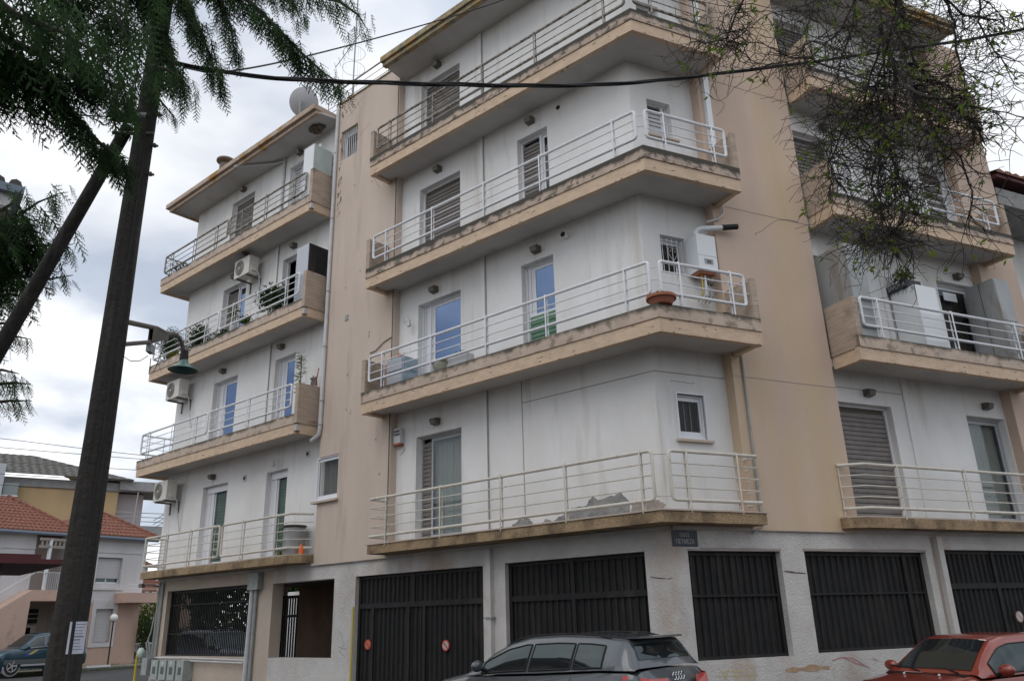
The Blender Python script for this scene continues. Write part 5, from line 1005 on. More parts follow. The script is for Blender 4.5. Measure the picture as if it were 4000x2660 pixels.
# ================================================================ trees
def fronds(seed):
    """one flat spray of scale foliage hanging along -z, length 1"""
    g = np.random.default_rng(seed); T = []
    def shoot(p, d, nrm, ln, wd, lvl):
        p = np.array(p, float); d = np.array(d, float); d /= np.linalg.norm(d); s = np.cross(d, nrm)
        T.append([p + s * wd, p - s * wd, p + d * ln])
        if lvl == 0: return
        k = 12 if lvl == 2 else 6
        for i in range(k):
            f = (i + .6) / (k + .4); sg = 1 if i % 2 else -1
            dd = d * .72 + s * sg * .62 + nrm * g.normal() * .12; dd[2] -= .12
            l2 = ln * (.42 if lvl == 2 else .40) * (1 - f * .75) * (.8 + .4 * g.random())
            shoot(p + d * ln * f, dd, nrm, l2, wd * .8, lvl - 1)
    shoot((0, 0, 0), (0, 0, -1), np.array([0, 1., 0]), 1, .021, 2); return np.array(T).reshape(-1, 3)
FRO = [fronds(s) for s in range(5)]
def hang(specs, name, parent, mat, seed=3):
    """specs: list of (points, n, length, droop spread) ; fronds hang off each limb"""
    g = np.random.default_rng(seed); V = []
    for pts, n, ln, sp in specs:
        P = np.array([tuple(p) for p in pts]); d = np.diff(P, axis=0); cl = np.r_[0, np.cumsum(np.linalg.norm(d, axis=1))]
        n = int(n * .62)
        for i in range(n):
            s = cl[-1] * (i + g.random()) / n; k = min(len(P) - 2, int(np.searchsorted(cl, s) - 1)); k = max(0, k); f = (s - cl[k]) / (cl[k + 1] - cl[k]); p = P[k] + d[k] * f
            dr = d[k] / np.linalg.norm(d[k]); tip = s / cl[-1]
            p = p + g.normal(size=3) * sp * np.array([1, 1, .6])
            ax = -np.array([0, 0, 1.]) * (1.0 + .3 * g.random()) + dr * (.25 + .45 * g.random()) + g.normal(size=3) * .16; ax /= np.linalg.norm(ax)
            yv = np.cross(ax, g.normal(size=3)); yv /= np.linalg.norm(yv); xv = np.cross(yv, -ax)
            L_ = ln * 1.1 * (.6 + .7 * g.random()) * (1.05 - .4 * tip); Rm = np.stack([xv * L_ * 1.15, yv * L_, -ax * L_], 0)
            V.append(FRO[int(g.integers(5))] @ Rm + p)
    V = np.concatenate(V); return obj(name, npmesh(name, V, np.arange(len(V)).reshape(-1, 3)), mat, parent)
def limb(parent, pts, r0_, r1_, mat=BARK, name='branch'):
    P = [Vector(p) for p in pts]; return obj(name, MB().tube(P, list(np.linspace(r0_, r1_, len(P))), 6), mat, parent)
t = thing('conifer_tree', 'drooping dark green conifer overhanging the wooden pole from the top left', 'conifer tree', (-4.6, 5.0, 0))
def loc_(t, pts): return [p - t.location for p in pts]
obj('trunk', MB().tube([(-1.6, -.6, 0), (-1.5, -.5, 4), (-1.2, -.3, 8), (-.9, 0, 13)], [.26, .22, .18, .08], 12), BARK, t)
B1 = [([at(-250, 150, 5.6), at(150, 260, 5.6), at(280, 440, 5.7), at(383, 555, 5.8), at(440, 600, 5.85), at(480, 640, 5.9)], 230, .34, .035),
 ([at(-200, -150, 5.2), at(60, 60, 5.3), at(230, 120, 5.4), at(330, 180, 5.5), at(430, 240, 5.6)], 120, .46, .12),
 ([at(-200, 50, 5.4), at(80, 180, 5.5), at(250, 260, 5.6), at(400, 310, 5.7), at(500, 350, 5.8)], 110, .38, .09),
 ([at(-200, 250, 5.8), at(30, 300, 5.8), at(150, 370, 5.8)], 80, .36, .10),
 ([at(250, -150, 6.2), at(420, 0, 6.1), at(500, 160, 6.0), at(545, 320, 6.0)], 130, .44, .14),
 ([at(100, -200, 6.4), at(200, -50, 6.4), at(300, 60, 6.3), at(400, 160, 6.2)], 95, .44, .16),
 ([at(350, -200, 6.4), at(560, -60, 6.5), at(620, 60, 6.5), at(660, 190, 6.5), at(720, 380, 6.5)], 250, .34, .05),
 ([at(450, -200, 6.6), at(660, -100, 6.6), at(740, 20, 6.6), at(790, 140, 6.6), at(860, 330, 6.6)], 240, .32, .04),
 ([at(500, -200, 6.8), at(780, -100, 6.8), at(860, 0, 6.8), at(900, 100, 6.8), at(920, 230, 6.8)], 170, .30, .035),
 ([at(600, -200, 6.8), at(900, -60, 6.8), at(1020, 50, 6.8), at(1110, 140, 6.8), at(1190, 220, 6.8), at(1270, 290, 6.8), at(1350, 340, 6.8)], 280, .36, .04),
 ([at(700, -200, 7.0), at(1000, -60, 7.0), at(1140, 0, 7.0), at(1180, 90, 7.0)], 160, .28, .05),
 ([at(900, -200, 7.2), at(1200, -60, 7.2), at(1330, 10, 7.2), at(1400, 60, 7.2), at(1430, 110, 7.2)], 110, .34, .10),
 ([at(900, -160, 7.2), at(1100, -60, 7.2), at(1250, -10, 7.2), at(1350, 20, 7.2)], 70, .28, .06),
 ([at(590, 350, 6.3), at(640, 410, 6.3), at(690, 470, 6.3)], 22, .17, .015),
 ([at(560, 250, 6.2), at(650, 270, 6.3), at(720, 320, 6.3), at(750, 360, 6.3)], 45, .26, .03),
 ([at(300, 240, 5.7), at(380, 340, 5.7), at(450, 410, 5.7)], 60, .26, .04),
 ([at(450, 330, 5.9), at(500, 430, 5.9), at(530, 300, 6.0)], 30, .24, .04),
 ([at(400, 560, 5.8), at(450, 610, 5.8), at(490, 620, 5.8)], 22, .22, .02)]
LL = [([p - t.location for p in a], *q) for a, *q in B1]
for pts, n, ln, sp in LL: limb(t, pts, .032 if n > 60 else .012, .004)
for pts in ([(-1.3, -.4, 6.6), LL[0][0][0]], [(-1.3, -.4, 7.6), LL[1][0][0]], [(-1.25, -.3, 8), LL[4][0][0]], [(-1.2, -.2, 8.6), LL[9][0][0]]): limb(t, pts, .07, .03)
hang(LL, 'foliage', t, LEAFC)
t = thing('conifer_tree', 'second dark conifer with upturned sprays behind the leaning strut at the left edge', 'conifer tree', (-9.5, 9.5, 0))
obj('trunk', MB().tube([(-.3, 0, 0), (-.3, 0, 4), (-.2, 0, 8)], [.2, .16, .06], 10), BARK, t)
B2 = [([at(-150, 900, 11), at(60, 850, 10.8), at(150, 790, 10.7), at(235, 755, 10.6)], 90, .50, .12), ([at(-150, 900, 11), at(40, 800, 10.8), at(90, 740, 10.7)], 60, .45, .12),
 ([at(-150, 1000, 11), at(40, 960, 10.9), at(200, 960, 10.8), at(285, 955, 10.7)], 80, .42, .07), ([at(-150, 950, 11), at(0, 900, 11), at(120, 900, 11)], 200, .55, .25), ([at(-150, 1050, 11), at(0, 1000, 11), at(100, 1000, 11)], 150, .5, .2),
 ([at(-100, 1080, 11), at(100, 1080, 10.9), at(200, 1090, 10.8), at(285, 1075, 10.7)], 45, .36, .05), ([at(-100, 1150, 11), at(60, 1150, 10.9), at(150, 1180, 10.8)], 30, .36, .05),
 ([at(-100, 1270, 11), at(20, 1262, 10.9), at(95, 1270, 10.8)], 26, .28, .03), ([at(-100, 1350, 11), at(40, 1310, 10.9), at(120, 1325, 10.8)], 34, .30, .03),
 ([at(-100, 1450, 11), at(10, 1445, 10.9), at(75, 1460, 10.8)], 30, .26, .04), ([at(-100, 1510, 11), at(50, 1495, 10.9), at(120, 1500, 10.8)], 34, .28, .03), ([at(-100, 1580, 11), at(40, 1565, 10.9), at(125, 1565, 10.8)], 36, .28, .03)]
LL = [([p - t.location for p in a], *q) for a, *q in B2]
for pts, n, ln, sp in LL: limb(t, pts, .03, .005)
hang(LL, 'foliage', t, LEAFC, 9)

TWIG = M('twig bark', (.045, .037, .030), (.028, .023, .02), 8, rough=.95)
# weeping tree over the right wing: limbs, then kinked twigs grown off them
t = thing('bare_tree', 'tangled weeping tree with bare dark twigs and few leaves over the right wing', 'tree', (4.4, 6.0, 0))
def q_(l): return [(3000 + x / 1.742, y / 1.742) for x, y in l]
LIM = [q_([(700, -200), (760, 0), (785, 300), (800, 600), (870, 900), (850, 1300)]), q_([(900, -200), (870, 0), (800, 350), (700, 700), (600, 1000)]), q_([(900, 0), (940, 200), (1010, 450), (1120, 570), (1230, 580), (1270, 700)]),
 q_([(1150, -200), (1200, 0), (1270, 150), (1290, 380), (1340, 540), (1330, 700)]), q_([(900, 560), (1000, 630), (1200, 690), (1330, 770), (1440, 870), (1480, 990)]), q_([(1300, 640), (1380, 720), (1520, 750), (1742, 800)]),
 q_([(620, -100), (500, 200), (300, 400), (60, 380)]), q_([(850, 400), (870, 800), (1080, 900), (1310, 1060), (1390, 1300), (1370, 1500)]), q_([(760, 300), (650, 700), (500, 900), (420, 1100), (480, 1250)]), q_([(780, 800), (850, 1100), (950, 1300), (1010, 1450)]),
 q_([(800, 600), (760, 950), (700, 1250), (820, 1560), (870, 1700)]), q_([(1380, -200), (1440, 0), (1430, 150), (1540, 350), (1690, 540)]), [(2950, -80), (2895, 20), (2870, 70), (2842, 150), (2840, 178), (2900, 176), (2960, 168), (3050, 205)], [(2840, 150), (2780, 165), (2700, 166)],
 [(3250, -100), (3170, 40), (3150, 160), (3120, 230), (2930, 270)], [(3350, -100), (3330, 100), (3280, 260), (3230, 420), (3250, 560)], [(3500, -100), (3520, 200), (3580, 380), (3640, 500), (3700, 620)], [(3450, 500), (3430, 700), (3450, 900), (3560, 960)],
 [(3340, -100), (3240, -20), (3120, 30), (2990, 60)], [(3600, -80), (3760, 60), (3900, 80), (3990, 60)], [(3530, 850), (3480, 930), (3400, 960), (3355, 895)]]
g = np.random.default_rng(21); rs = random.Random(5)
def dd_(px): return 6.6 + .35 * math.sin(px * .01)
org = np.array(t.location); TW = MB(); tips = []; starts = []
for li, l in enumerate(LIM):
    off = rs.uniform(-.6, .6); P = []
    for i in range(len(l) - 1):
        for k in range(4):
            f = k / 4; x = l[i][0] * (1 - f) + l[i + 1][0] * f + (rs.uniform(-6, 6) if k else 0); y = l[i][1] * (1 - f) + l[i + 1][1] * f + (rs.uniform(-5, 5) if k else 0)
            P.append(np.array(at(x, y, dd_(x) + off)) - org)
    P.append(np.array(at(*l[-1], dd_(l[-1][0]) + off)) - org)
    big = li in (0, 1, 2, 3, 4, 7); r_ = np.linspace(.015 if big else .010, .0035, len(P)); obj('branch', MB().tube([tuple(p) for p in P], list(r_), 6), TWIG, t)
    n = int(len(P) * (7.5 if li in (0, 1, 8, 9, 10, 15, 16, 17) else 3.2))
    for _ in range(n): starts.append((P[rs.randrange(2, len(P))], .006, 0))
# trunk of the tree stands behind the viewer's right shoulder
obj('trunk', MB().tube([(2.6, -1.6, 0), (2.4, -1.4, 4), (1.6, -.6, 8), (.9, .3, 10.5), (.4, .4, 10.9)], [.2, .18, .14, .09, .05], 10), BARK, t)
obj('branch', MB().tube([(1.4, -.4, 9), (.6, .4, 9.6), (0, .7, 9.4)], [.08, .05, .03], 8), BARK, t)
cnt = 0; leafpts = []; rs.shuffle(starts)
while starts and cnt < 4600:
    p, r_, lv = starts.pop(); cnt += 1
    d = g.normal(size=3) * np.array([1, .8, .6]); d[2] -= .55 if lv == 0 else .3; d /= np.linalg.norm(d); L_ = (.18 + .42 * g.random()) * (1 if lv == 0 else .5); k = 6; path = [p]
    for i in range(k):
        d = d + g.normal(size=3) * .28; d[2] -= .03; d /= np.linalg.norm(d); path.append(path[-1] + d * L_ / k)
        if lv < 2 and g.random() < (.30 if lv == 0 else .12): starts.append((path[-1], r_ * .7, lv + 1))
    TW.tube([tuple(q) for q in path], list(np.linspace(r_ * (.85 if lv == 0 else .75), .0018, k + 1)), 3, False)
    if g.random() < .06: leafpts.append((path[-1], d))
    if g.random() < .03: leafpts.append((path[3], d))
o = obj('twigs', TW, TWIG, t); o['kind'] = 'stuff'
lv_ = []
for p, d in leafpts:
    for i in range(int(3 + g.integers(5))):
        a = d * .6 + g.normal(size=3) * .6; a /= np.linalg.norm(a); b = np.cross(a, g.normal(size=3)); b /= np.linalg.norm(b); s = .035 + .04 * g.random(); c = p + g.normal(size=3) * .012
        lv_ += [c, c + a * s * .5 + b * s * .17, c + a * s, c + a * s * .5 - b * s * .17]
n = len(lv_) // 4; i = np.arange(n)[:, None] * 4; obj('leaves', npmesh('leaves', np.array(lv_), np.concatenate([i + [0, 1, 2], i + [0, 2, 3]])), LEAFY, t, kind='stuff')

# ================================================================ the setting
ASPH = M('asphalt', (.060, .060, .062), (.045, .045, .047), 3, rough=.9, bump=.6, bsc=60, dirt=(.09, .085, .075), dsc=.6, dlo=.5, dhi=.8)
PAVE = M('pavement concrete', (.30, .28, .25), (.22, .21, .19), 3, rough=.95, bump=.5, bsc=30)
KERB = M('kerb stone', (.22, .22, .21), (.15, .15, .15), 3, rough=.9, bump=.4)
def sheet(name, mb, mat, label=None): o = obj(name, mb, mat); o['kind'] = 'structure'; return o
sheet('ground', MB().add([(-700, -700, -.008), (700, -700, -.008), (700, 900, -.008), (-700, 900, -.008)], [(0, 1, 2, 3)]), M('dry earth', (.12, .11, .07), (.08, .09, .04), .3, rough=1))
sheet('road', MB().add([(-60, -30, -.002), (60, -30, -.002), (60, 60, -.002), (-60, 60, -.002)], [(0, 1, 2, 3)]), ASPH)
def strip(name, pts, z0, z1, mat): return sheet(name, MB().prism([tuple(p) for p in pts], z0, z1), mat)
def w2(fr, x, y): p = P2(fr, x, y); return (p[0] + C0.x, p[1] + C0.y)
def cw(a, b): c = CN(a, b); return (c[0] + C0.x, c[1] + C0.y)
strip('pavement', [w2('A', -18.2, -.35), cw(-.35, -.35), w2('B', 14, -.35), w2('B', 14, 1.0), cw(1, 1), w2('A', -18.2, 1.0)], 0, .10, PAVE)
strip('kerb', [w2('A', -18.2, -.50), cw(-.50, -.50), w2('B', 14, -.50), w2('B', 14, -.352), cw(-.352, -.352), w2('A', -18.2, -.352)], 0, .12, KERB)
strip('floor', [w2('A', -17.1, .97), cw(.97, .97), w2('B', 10.6, .97), w2('B', 10.6, 9), cw(9, 9), w2('A', -17.1, 9)], .0, .05, PAVE)
def h2(x, y): p = H3(x, y, 0); return (p.x, p.y)
strip('pavement', [h2(-12, -1.9), h2(3.5, -1.9), h2(3.5, .2), h2(-12, .2)], 0, .13, M('mossy slabs', (.30, .28, .24), (.20, .19, .15), 5, rough=.95, dirt=(.16, .20, .05), dsc=1.5, dlo=.52, dhi=.62))
strip('kerb', [h2(-12, -2.05), h2(3.5, -2.05), h2(3.5, -1.902), h2(-12, -1.902)], 0, .14, KERB)
pv = thing('paving_slabs', 'worn paving slabs with moss in front of the pink and white house', 'paving', H3(0, 0, 0), HA); 
sm_ = MB().box(-.36, .36, -.24, .24, 0, .02).mesh('paving_slab'); sm_.materials.append(M('mossy slabs'))
for i in range(18):
    for j in range(3): obj('paving_slab', sm_, None, pv, (-10.5 + i * .76 + (.38 if j % 2 else 0), -1.6 + j * .55, .125 + random.uniform(0, .008)))
gr = np.random.default_rng(3); nb = 2600; bx = gr.random(nb); xs_ = -11 + 14 * gr.random(nb); ys_ = -2.15 + .12 * gr.normal(size=nb) + np.where(gr.random(nb) < .35, 2.1, 0); hh_ = .03 + .09 * gr.random(nb)
P0 = np.array([[*(HP + HX * float(x) + HY * float(y)).to_2d()] for x, y in zip(xs_, ys_)]); vv = np.zeros((nb * 3, 3)); a_ = gr.random(nb) * 6.28
vv[0::3, :2] = P0 + .012 * np.stack([np.cos(a_), np.sin(a_)], 1); vv[1::3, :2] = P0 - .012 * np.stack([np.cos(a_), np.sin(a_)], 1); vv[2::3, :2] = P0 + .03 * gr.normal(size=(nb, 2)); z_ = np.where(ys_ > -1, .13, .02); vv[0::3, 2] = z_; vv[1::3, 2] = z_; vv[2::3, 2] = z_ + hh_
o = obj('grass', npmesh('grass', vv, np.arange(nb * 3).reshape(-1, 3)), LEAFG); o['kind'] = 'stuff'

# ---- tiled roofs
TILE = M('clay tiles', (.25, .105, .070), (.17, .07, .05), 7, rough=.85, dirt=(.13, .07, .05), dsc=3, dlo=.55, dhi=.7)
def tiled(parent, eave_pts, ridge_pts, name='roof', cover=.34, mat=TILE, tilew=.22):
    """a sloping face between an eave line (a,b) and an upper line (c,d): stepped courses, each a strip with rolled tiles"""
    a, b = Vector(eave_pts[0]), Vector(eave_pts[1]); c, d = Vector(ridge_pts[0]), Vector(ridge_pts[1])
    L_ = ((a + b) / 2 - (c + d) / 2).length; n = max(3, int(L_ / cover)); up = Vector((0, 0, 1))
    mb = MB()
    for i in range(n):
        f0, f1 = i / n, (i + 1.12) / n; f1 = min(f1, 1)
        p0, p1 = a.lerp(c, f0), b.lerp(d, f0); q0, q1 = a.lerp(c, f1), b.lerp(d, f1); w = (p1 - p0).length; k = max(2, int(w / tilew)) * 2
        v = []
        for j in range(k + 1):
            t_ = j / k; hgt = .05 if j % 2 else 0
            v += [p0.lerp(p1, t_) + up * (.05 + hgt), q0.lerp(q1, t_) + up * (.0 + hgt * .9), p0.lerp(p1, t_) + up * -.01]
        mb.add(v, [(3 * j, 3 * j + 3, 3 * j + 4, 3 * j + 1) for j in range(k)] + [(3 * j + 2, 3 * j + 5, 3 * j + 3, 3 * j) for j in range(k)])
    o = obj(name, mb, mat, parent); return o
def ridge(parent, p, q, mat=TILE, r=.10):
    p, q = Vector(p), Vector(q); n = max(2, int((q - p).length / .36)); d = (q - p) / n
    o = obj('ridge_cap', MB().tube([p, p + d * 1.05], [r, r * .8], 8), mat, parent, (0, 0, 0)); me = o.data
    for i in range(1, n): obj('ridge_cap', me, None, parent, tuple(d * i))

# ---- the pink and white two storey house
HW = M('house white wall', (.66, .65, .66), (.58, .57, .57), 1, (1, 1, .4), rough=.9, dirt=(.45, .42, .38), dsc=.8, dlo=.6, dhi=.8); HPK = M('house pink wall', (.60, .42, .34), (.52, .37, .30), 1, (1, 1, .4), rough=.9, dirt=(.34, .28, .24), dsc=1.5, dlo=.62, dhi=.75)
hs = thing('house', 'two storey house, white above and pink below, with red tiled hipped roofs and outside stair', 'house', HP, HA)
def hp(name, mb, mat, par=hs, loc=(0, 0, 0)): return obj(name, mb, mat, par, loc)
def hwall(name, x0, x1, z0, z1, y, th, holes, mat):
    b = MB(); xs = sorted({x0, x1, *[q for h in holes for q in h[:2]]}); zs = sorted({z0, z1, *[q for h in holes for q in h[2:]]})
    for a, c in zip(xs[:-1], xs[1:]):
        for e, f in zip(zs[:-1], zs[1:]):
            if not any(h[0] < (a + c) / 2 < h[1] and h[2] < (e + f) / 2 < h[3] for h in holes): b.box(a, c, y, y + th, e, f)
    return hp(name, b, mat)
wins = [(-2.22, -.92, 4.05, 5.32), (-1.95, -1.06, 1.22, 2.81)]
hwall('wall', -3.6, .35, 3.12, 6.3, 0, .3, wins[:1], HW); hwall('wall', -3.6, .35, 0, 3.12, 0, .3, wins[1:], HPK)
hwall('wall', -12, -5.3, 3.12, 6.3, .0, .3, [], HW); hwall('wall', -12, -5.3, 0, 3.12, 0, .3, [(-6.6, -5.3, 0, 2.2)], HPK)
hp('loggia_wall', MB().box(-5.3, -3.6, 1.3, 1.5, 0, 6.3), M('loggia cream wall', (.50, .45, .42), rough=.9)); hp('wall', MB().box(.05, .35, .3, 8, 0, 3.12), HPK); hp('wall', MB().box(.05, .35, .3, 8, 3.12, 6.3).box(-12, .05, 7.8, 8, 0, 6.3).box(-12, -11.7, .3, 7.8, 0, 6.3), HW)  # loggia wall in one plain cream tone
hp('loggia_slab', MB().box(-5.6, -3.6, -1.1, 1.3, 3.15, 3.64), HPK); hp('wall', MB().box(-3.62, -3.6, 0.3, 1.3, 0, 6.3).box(-5.3, -5.28, .3, 1.3, 3.7, 6.3), HW)
hp('dado_line', MB().box(-3.6, -2.2, -.03, -.001, 3.10, 3.15).box(-.86, .35, -.03, -.001, 3.10, 3.15), HW); hp('string_course', MB().box(-12, -5.3, -.04, -.001, 5.55, 5.68).box(-3.6, .35, -.04, -.001, 5.55, 5.68), HW)
hp('window_surround', MB().box(-2.14, -1.95, -.05, -.001, 1.0, 3.25).box(-1.06, -.86, -.05, -.001, 1.0, 3.25).box(-1.95, -1.06, -.05, -.001, 2.81, 3.25).box(-1.95, -1.06, -.05, -.001, 1.0, 1.22), HW)
hp('window_surround', MB().box(-2.4, -2.22, -.05, -.001, 3.85, 5.42).box(-.92, -.78, -.05, -.001, 3.85, 5.42).box(-2.22, -.92, -.05, -.001, 5.32, 5.42).box(-2.45, -.72, -.08, -.001, 3.72, 3.85), HW)
for (x0, x1, z0, z1), zc in ((wins[0], 4.30), (wins[1], 1.25)):
    wn = hp('window', MB().box(x0, x1, .20, .26, z0, z0 + .07).box(x0, x0 + .05, .2, .26, z0, z1).box(x1 - .05, x1, .2, .26, z0, z1).box((x0 + x1) / 2 - .03, (x0 + x1) / 2 + .03, .2, .26, z0, zc), APPL)
    obj('pane', MB().box(x0 + .05, x1 - .05, .23, .24, z0 + .07, z1), CARGL, wn)
    n = int((z1 - zc) / .07); me = MB().xprism([(.13, 0), (.145, .01), (.145, .055), (.13, .066)], x0 + .01, x1 - .01).mesh('slat'); me.materials.append(SLATW)
    for i in range(n): obj('slat', me, None, wn, (0, 0, zc + i * .07))
dr = hp('door', MB().box(-4.95, -4.15, 1.20, 1.29, .1, 2.1), M('cream door', (.55, .53, .50), rough=.6)); obj('pane', MB().box(-4.72, -4.4, 1.17, 1.195, 1.0, 2.0), CARGL, dr)
fl_ = hp('fanlight', MB().box(-4.95, -4.15, 1.2, 1.29, 2.2, 2.85), BLACK)
for zz in (2.4, 2.62): obj('bar', MB().box(-4.95, -4.15, 1.17, 1.199, zz, zz + .03), SLATW, fl_)
hp('loggia_post', MB().box(-5.08, -4.96, -.95, -.8, 3.64, 6.0), APPL); hp('loggia_beam', MB().box(-5.5, -3.6, -.95, -.8, 5.55, 5.68).box(-5.5, -3.6, -.95, -.8, 5.9, 6.02), M('grey timber', (.30, .27, .24), rough=.9))
for i in range(9): hp('lattice', MB().box(-5.45 + i * .2, -5.37 + i * .2, -.93, -.88, 5.68, 5.9), M('grey timber'))
for i in range(16): hp('baluster', MB().box(-5.0 + i * .09, -4.985 + i * .09, -1.0, -.985, 3.64, 4.42), APPL)
hp('loggia_rail', MB().box(-5.5, -3.6, -1.01, -.97, 4.42, 4.45), APPL)
hp('stair', MB().xprism([(0, 0)] * 3, 0, 0) if False else MB().add([(-9.6, -1.1, 0), (-5.6, -1.1, 0), (-5.6, -1.1, 3.64), (-9.6, -1.1, .9), (-9.6, -.02, 0), (-5.6, -.02, 0), (-5.6, -.02, 3.64), (-9.6, -.02, .9)], [(0, 1, 2, 3), (5, 4, 7, 6), (1, 5, 6, 2), (4, 0, 3, 7), (3, 2, 6, 7)]), HPK)
hp('stair_rail', MB().tube([(-9.6, -1.05, 1.7), (-5.6, -1.05, 4.4)], .02, 6), APPL)
hp('side_balcony', MB().box(-1.1, .55, -1.2, -.02, 3.08, 3.55), HPK); hp('side_rail', MB().tube([(-1.05, -1.18, 3.95), (.53, -1.18, 3.95)], .012, 5).tube([(-1.05, -1.18, 3.75), (.53, -1.18, 3.75)], .01, 5).tube([(.53, -1.18, 3.55), (.53, -1.18, 3.95)], .012, 5), APPL)
hp('gutter', MB().tube([(-12.3, -.42, 6.28), (.7, -.42, 6.28)], .09, 8), M('blue grey gutter', (.16, .20, .25), rough=.5)); hp('soffit', MB().box(-12.3, .7, -.4, .3, 6.30, 6.36), HW)
ap1 = (-6.0, 2.6, 8.3); ap2 = (-1.9, 2.6, 7.85)
tiled(hs, [(-11.9, -.45, 6.36), (-3.4, -.45, 6.36)], [(-6.4, 2.6, 8.25), (-5.9, 2.6, 8.25)]); tiled(hs, [(-3.4, -.45, 6.36), (-3.4, 8.2, 6.36)], [(-5.9, 2.6, 8.25), (-5.9, 4.5, 8.25)])
tiled(hs, [(-11.9, 8.2, 6.36), (-11.9, -.45, 6.36)], [(-6.4, 4.5, 8.25), (-6.4, 2.6, 8.25)])
tiled(hs, [(-3.5, -.46, 6.37), (.75, -.46, 6.37)], [(-1.6, 1.9, 7.72), (-1.3, 1.9, 7.72)]); tiled(hs, [(.75, -.46, 6.37), (.75, 8.2, 6.37)], [(-1.3, 1.9, 7.72), (-1.3, 6, 7.72)]); tiled(hs, [(-4.0, 8.2, 6.37), (-3.6, -.46, 6.37)], [(-1.6, 6, 7.72), (-1.6, 1.9, 7.72)])
for p, q in (((-11.9, -.45, 6.42), (-6.4, 2.6, 8.32)), ((-3.4, -.45, 6.42), (-5.9, 2.6, 8.32)), ((-3.5, -.46, 6.43), (-1.6, 1.9, 7.79)), ((.75, -.46, 6.43), (-1.3, 1.9, 7.79))): ridge(hs, p, q)

lp = thing('globe_lamp', 'white globe lamp on a thin black post before the pink wall', 'street lamp', H3(-1.5, -1.0, .13)); obj('post', MB().tube([(0, 0, 0), (0, 0, 2.05)], .035, 8), BLACK, lp); obj('globe', MB().sphere((0, 0, 2.23), .19, 18, 12), M('opal globe', (.80, .80, .78), rough=.25), lp); obj('fitter', MB().tube([(0, 0, 2.03), (0, 0, 2.09)], .08, 12), BLACK, lp)
bs = thing('kerb_block', 'pale concrete block lying on the kerb before the pink house', 'concrete block', H3(-2.9, -1.75, .13), HA); obj('block', MB().box(0, 1.1, -.1, .1, 0, .09), APPL, bs)
gw = thing('garden_wall', 'grey stone garden wall with pale coping behind the corner pipes', 'garden wall', H3(.4, .2, 0), HA + .3)
for r_ in range(3):
    for c_ in range(9): obj('stone', MB().box(c_ * .62 + (.3 if r_ % 2 else 0) + .012, c_ * .62 + .60 + (.3 if r_ % 2 else 0), random.uniform(0, .02), .3, r_ * .34 + .01, r_ * .34 + .335), M('wall stones', (.36, .36, .37), (.28, .28, .29), 4, rough=.9, bump=.4), gw)
obj('coping', MB().box(-.05, 5.9, -.04, .34, 1.03, 1.11), HW, gw)
def bush(name, lab, loc, rad, n, sz, mat, seed): 
    t = thing(name, lab, 'shrub', loc); leafball('foliage', (0, 0, rad[2]), rad, n, sz, mat, t, seed); obj('stem', MB().tube([(0, 0, 0), (0, 0, rad[2])], .05, 6), BARK, t); return t
bush('hedge', 'dark rounded hedge growing over the grey garden wall', H3(2.2, 1.0, .75), (2.0, .8, .75), 2600, .13, LEAFD, 31); bush('shrub', 'tall light green shrub behind the garden wall', H3(2.6, 3.2, .8), (1.4, 1.2, 1.5), 2600, .14, LEAFG, 32)
bush('shrub', 'conical dark shrub against the right edge of the pink wall', H3(.65, -.3, .6), (.35, .35, 1.0), 900, .10, LEAFD, 33)
bush('shrub', 'leafy green trees seen through the grille beyond the blue car', (*w2('A', -24.5, 11), .3), (6.5, 1.5, 3.0), 12000, .34, LEAFD, 34)
bush('shrub', 'broad dark bush behind the blue car, right part of the grille', (*w2('A', -19.5, 12.5), .2), (3, 1.5, 2.4), 4500, .2, LEAFG, 35)
wl = thing('garden_wall', 'pale wall added behind the entrance slats for bright slits', 'garden wall', W3('A', -21, 6.8, 0), AA); obj('wall', MB().box(0, 8, 0, .2, 0, 2.9), WHITE, wl)  # wall added beyond the gate so that its slits look lit
sh_ = thing('small_house', 'low house with red tiled roof beyond the garden wall', 'house', H3(6, 12, 0), HA + .2); obj('wall', MB().box(-6, 6, 0, 6, 0, 4.2), HPK, sh_); tiled(sh_, [(-6.5, -.5, 4.2), (6.5, -.5, 4.2)], [(-2, 3, 6.0), (2, 3, 6.0)]); tiled(sh_, [(-6.5, 6.5, 4.2), (-6.5, -.5, 4.2)], [(-2, 3, 6.), (-2, 3, 6.0)])
sh_ = thing('brick_house', 'tall house with red tiles and brick gable behind the left balcony rails', 'house', H3(8, 22, 0), HA); obj('wall', MB().box(-4, 5, 0, 8, 0, 6.6), HW, sh_); tiled(sh_, [(-4.5, -.5, 6.6), (5.5, -.5, 6.6)], [(-1, 4, 9.2), (2, 4, 9.2)]); obj('gable_window', MB().box(-2, -.5, -.06, 0, 4.4, 5.8), DARK, sh_)

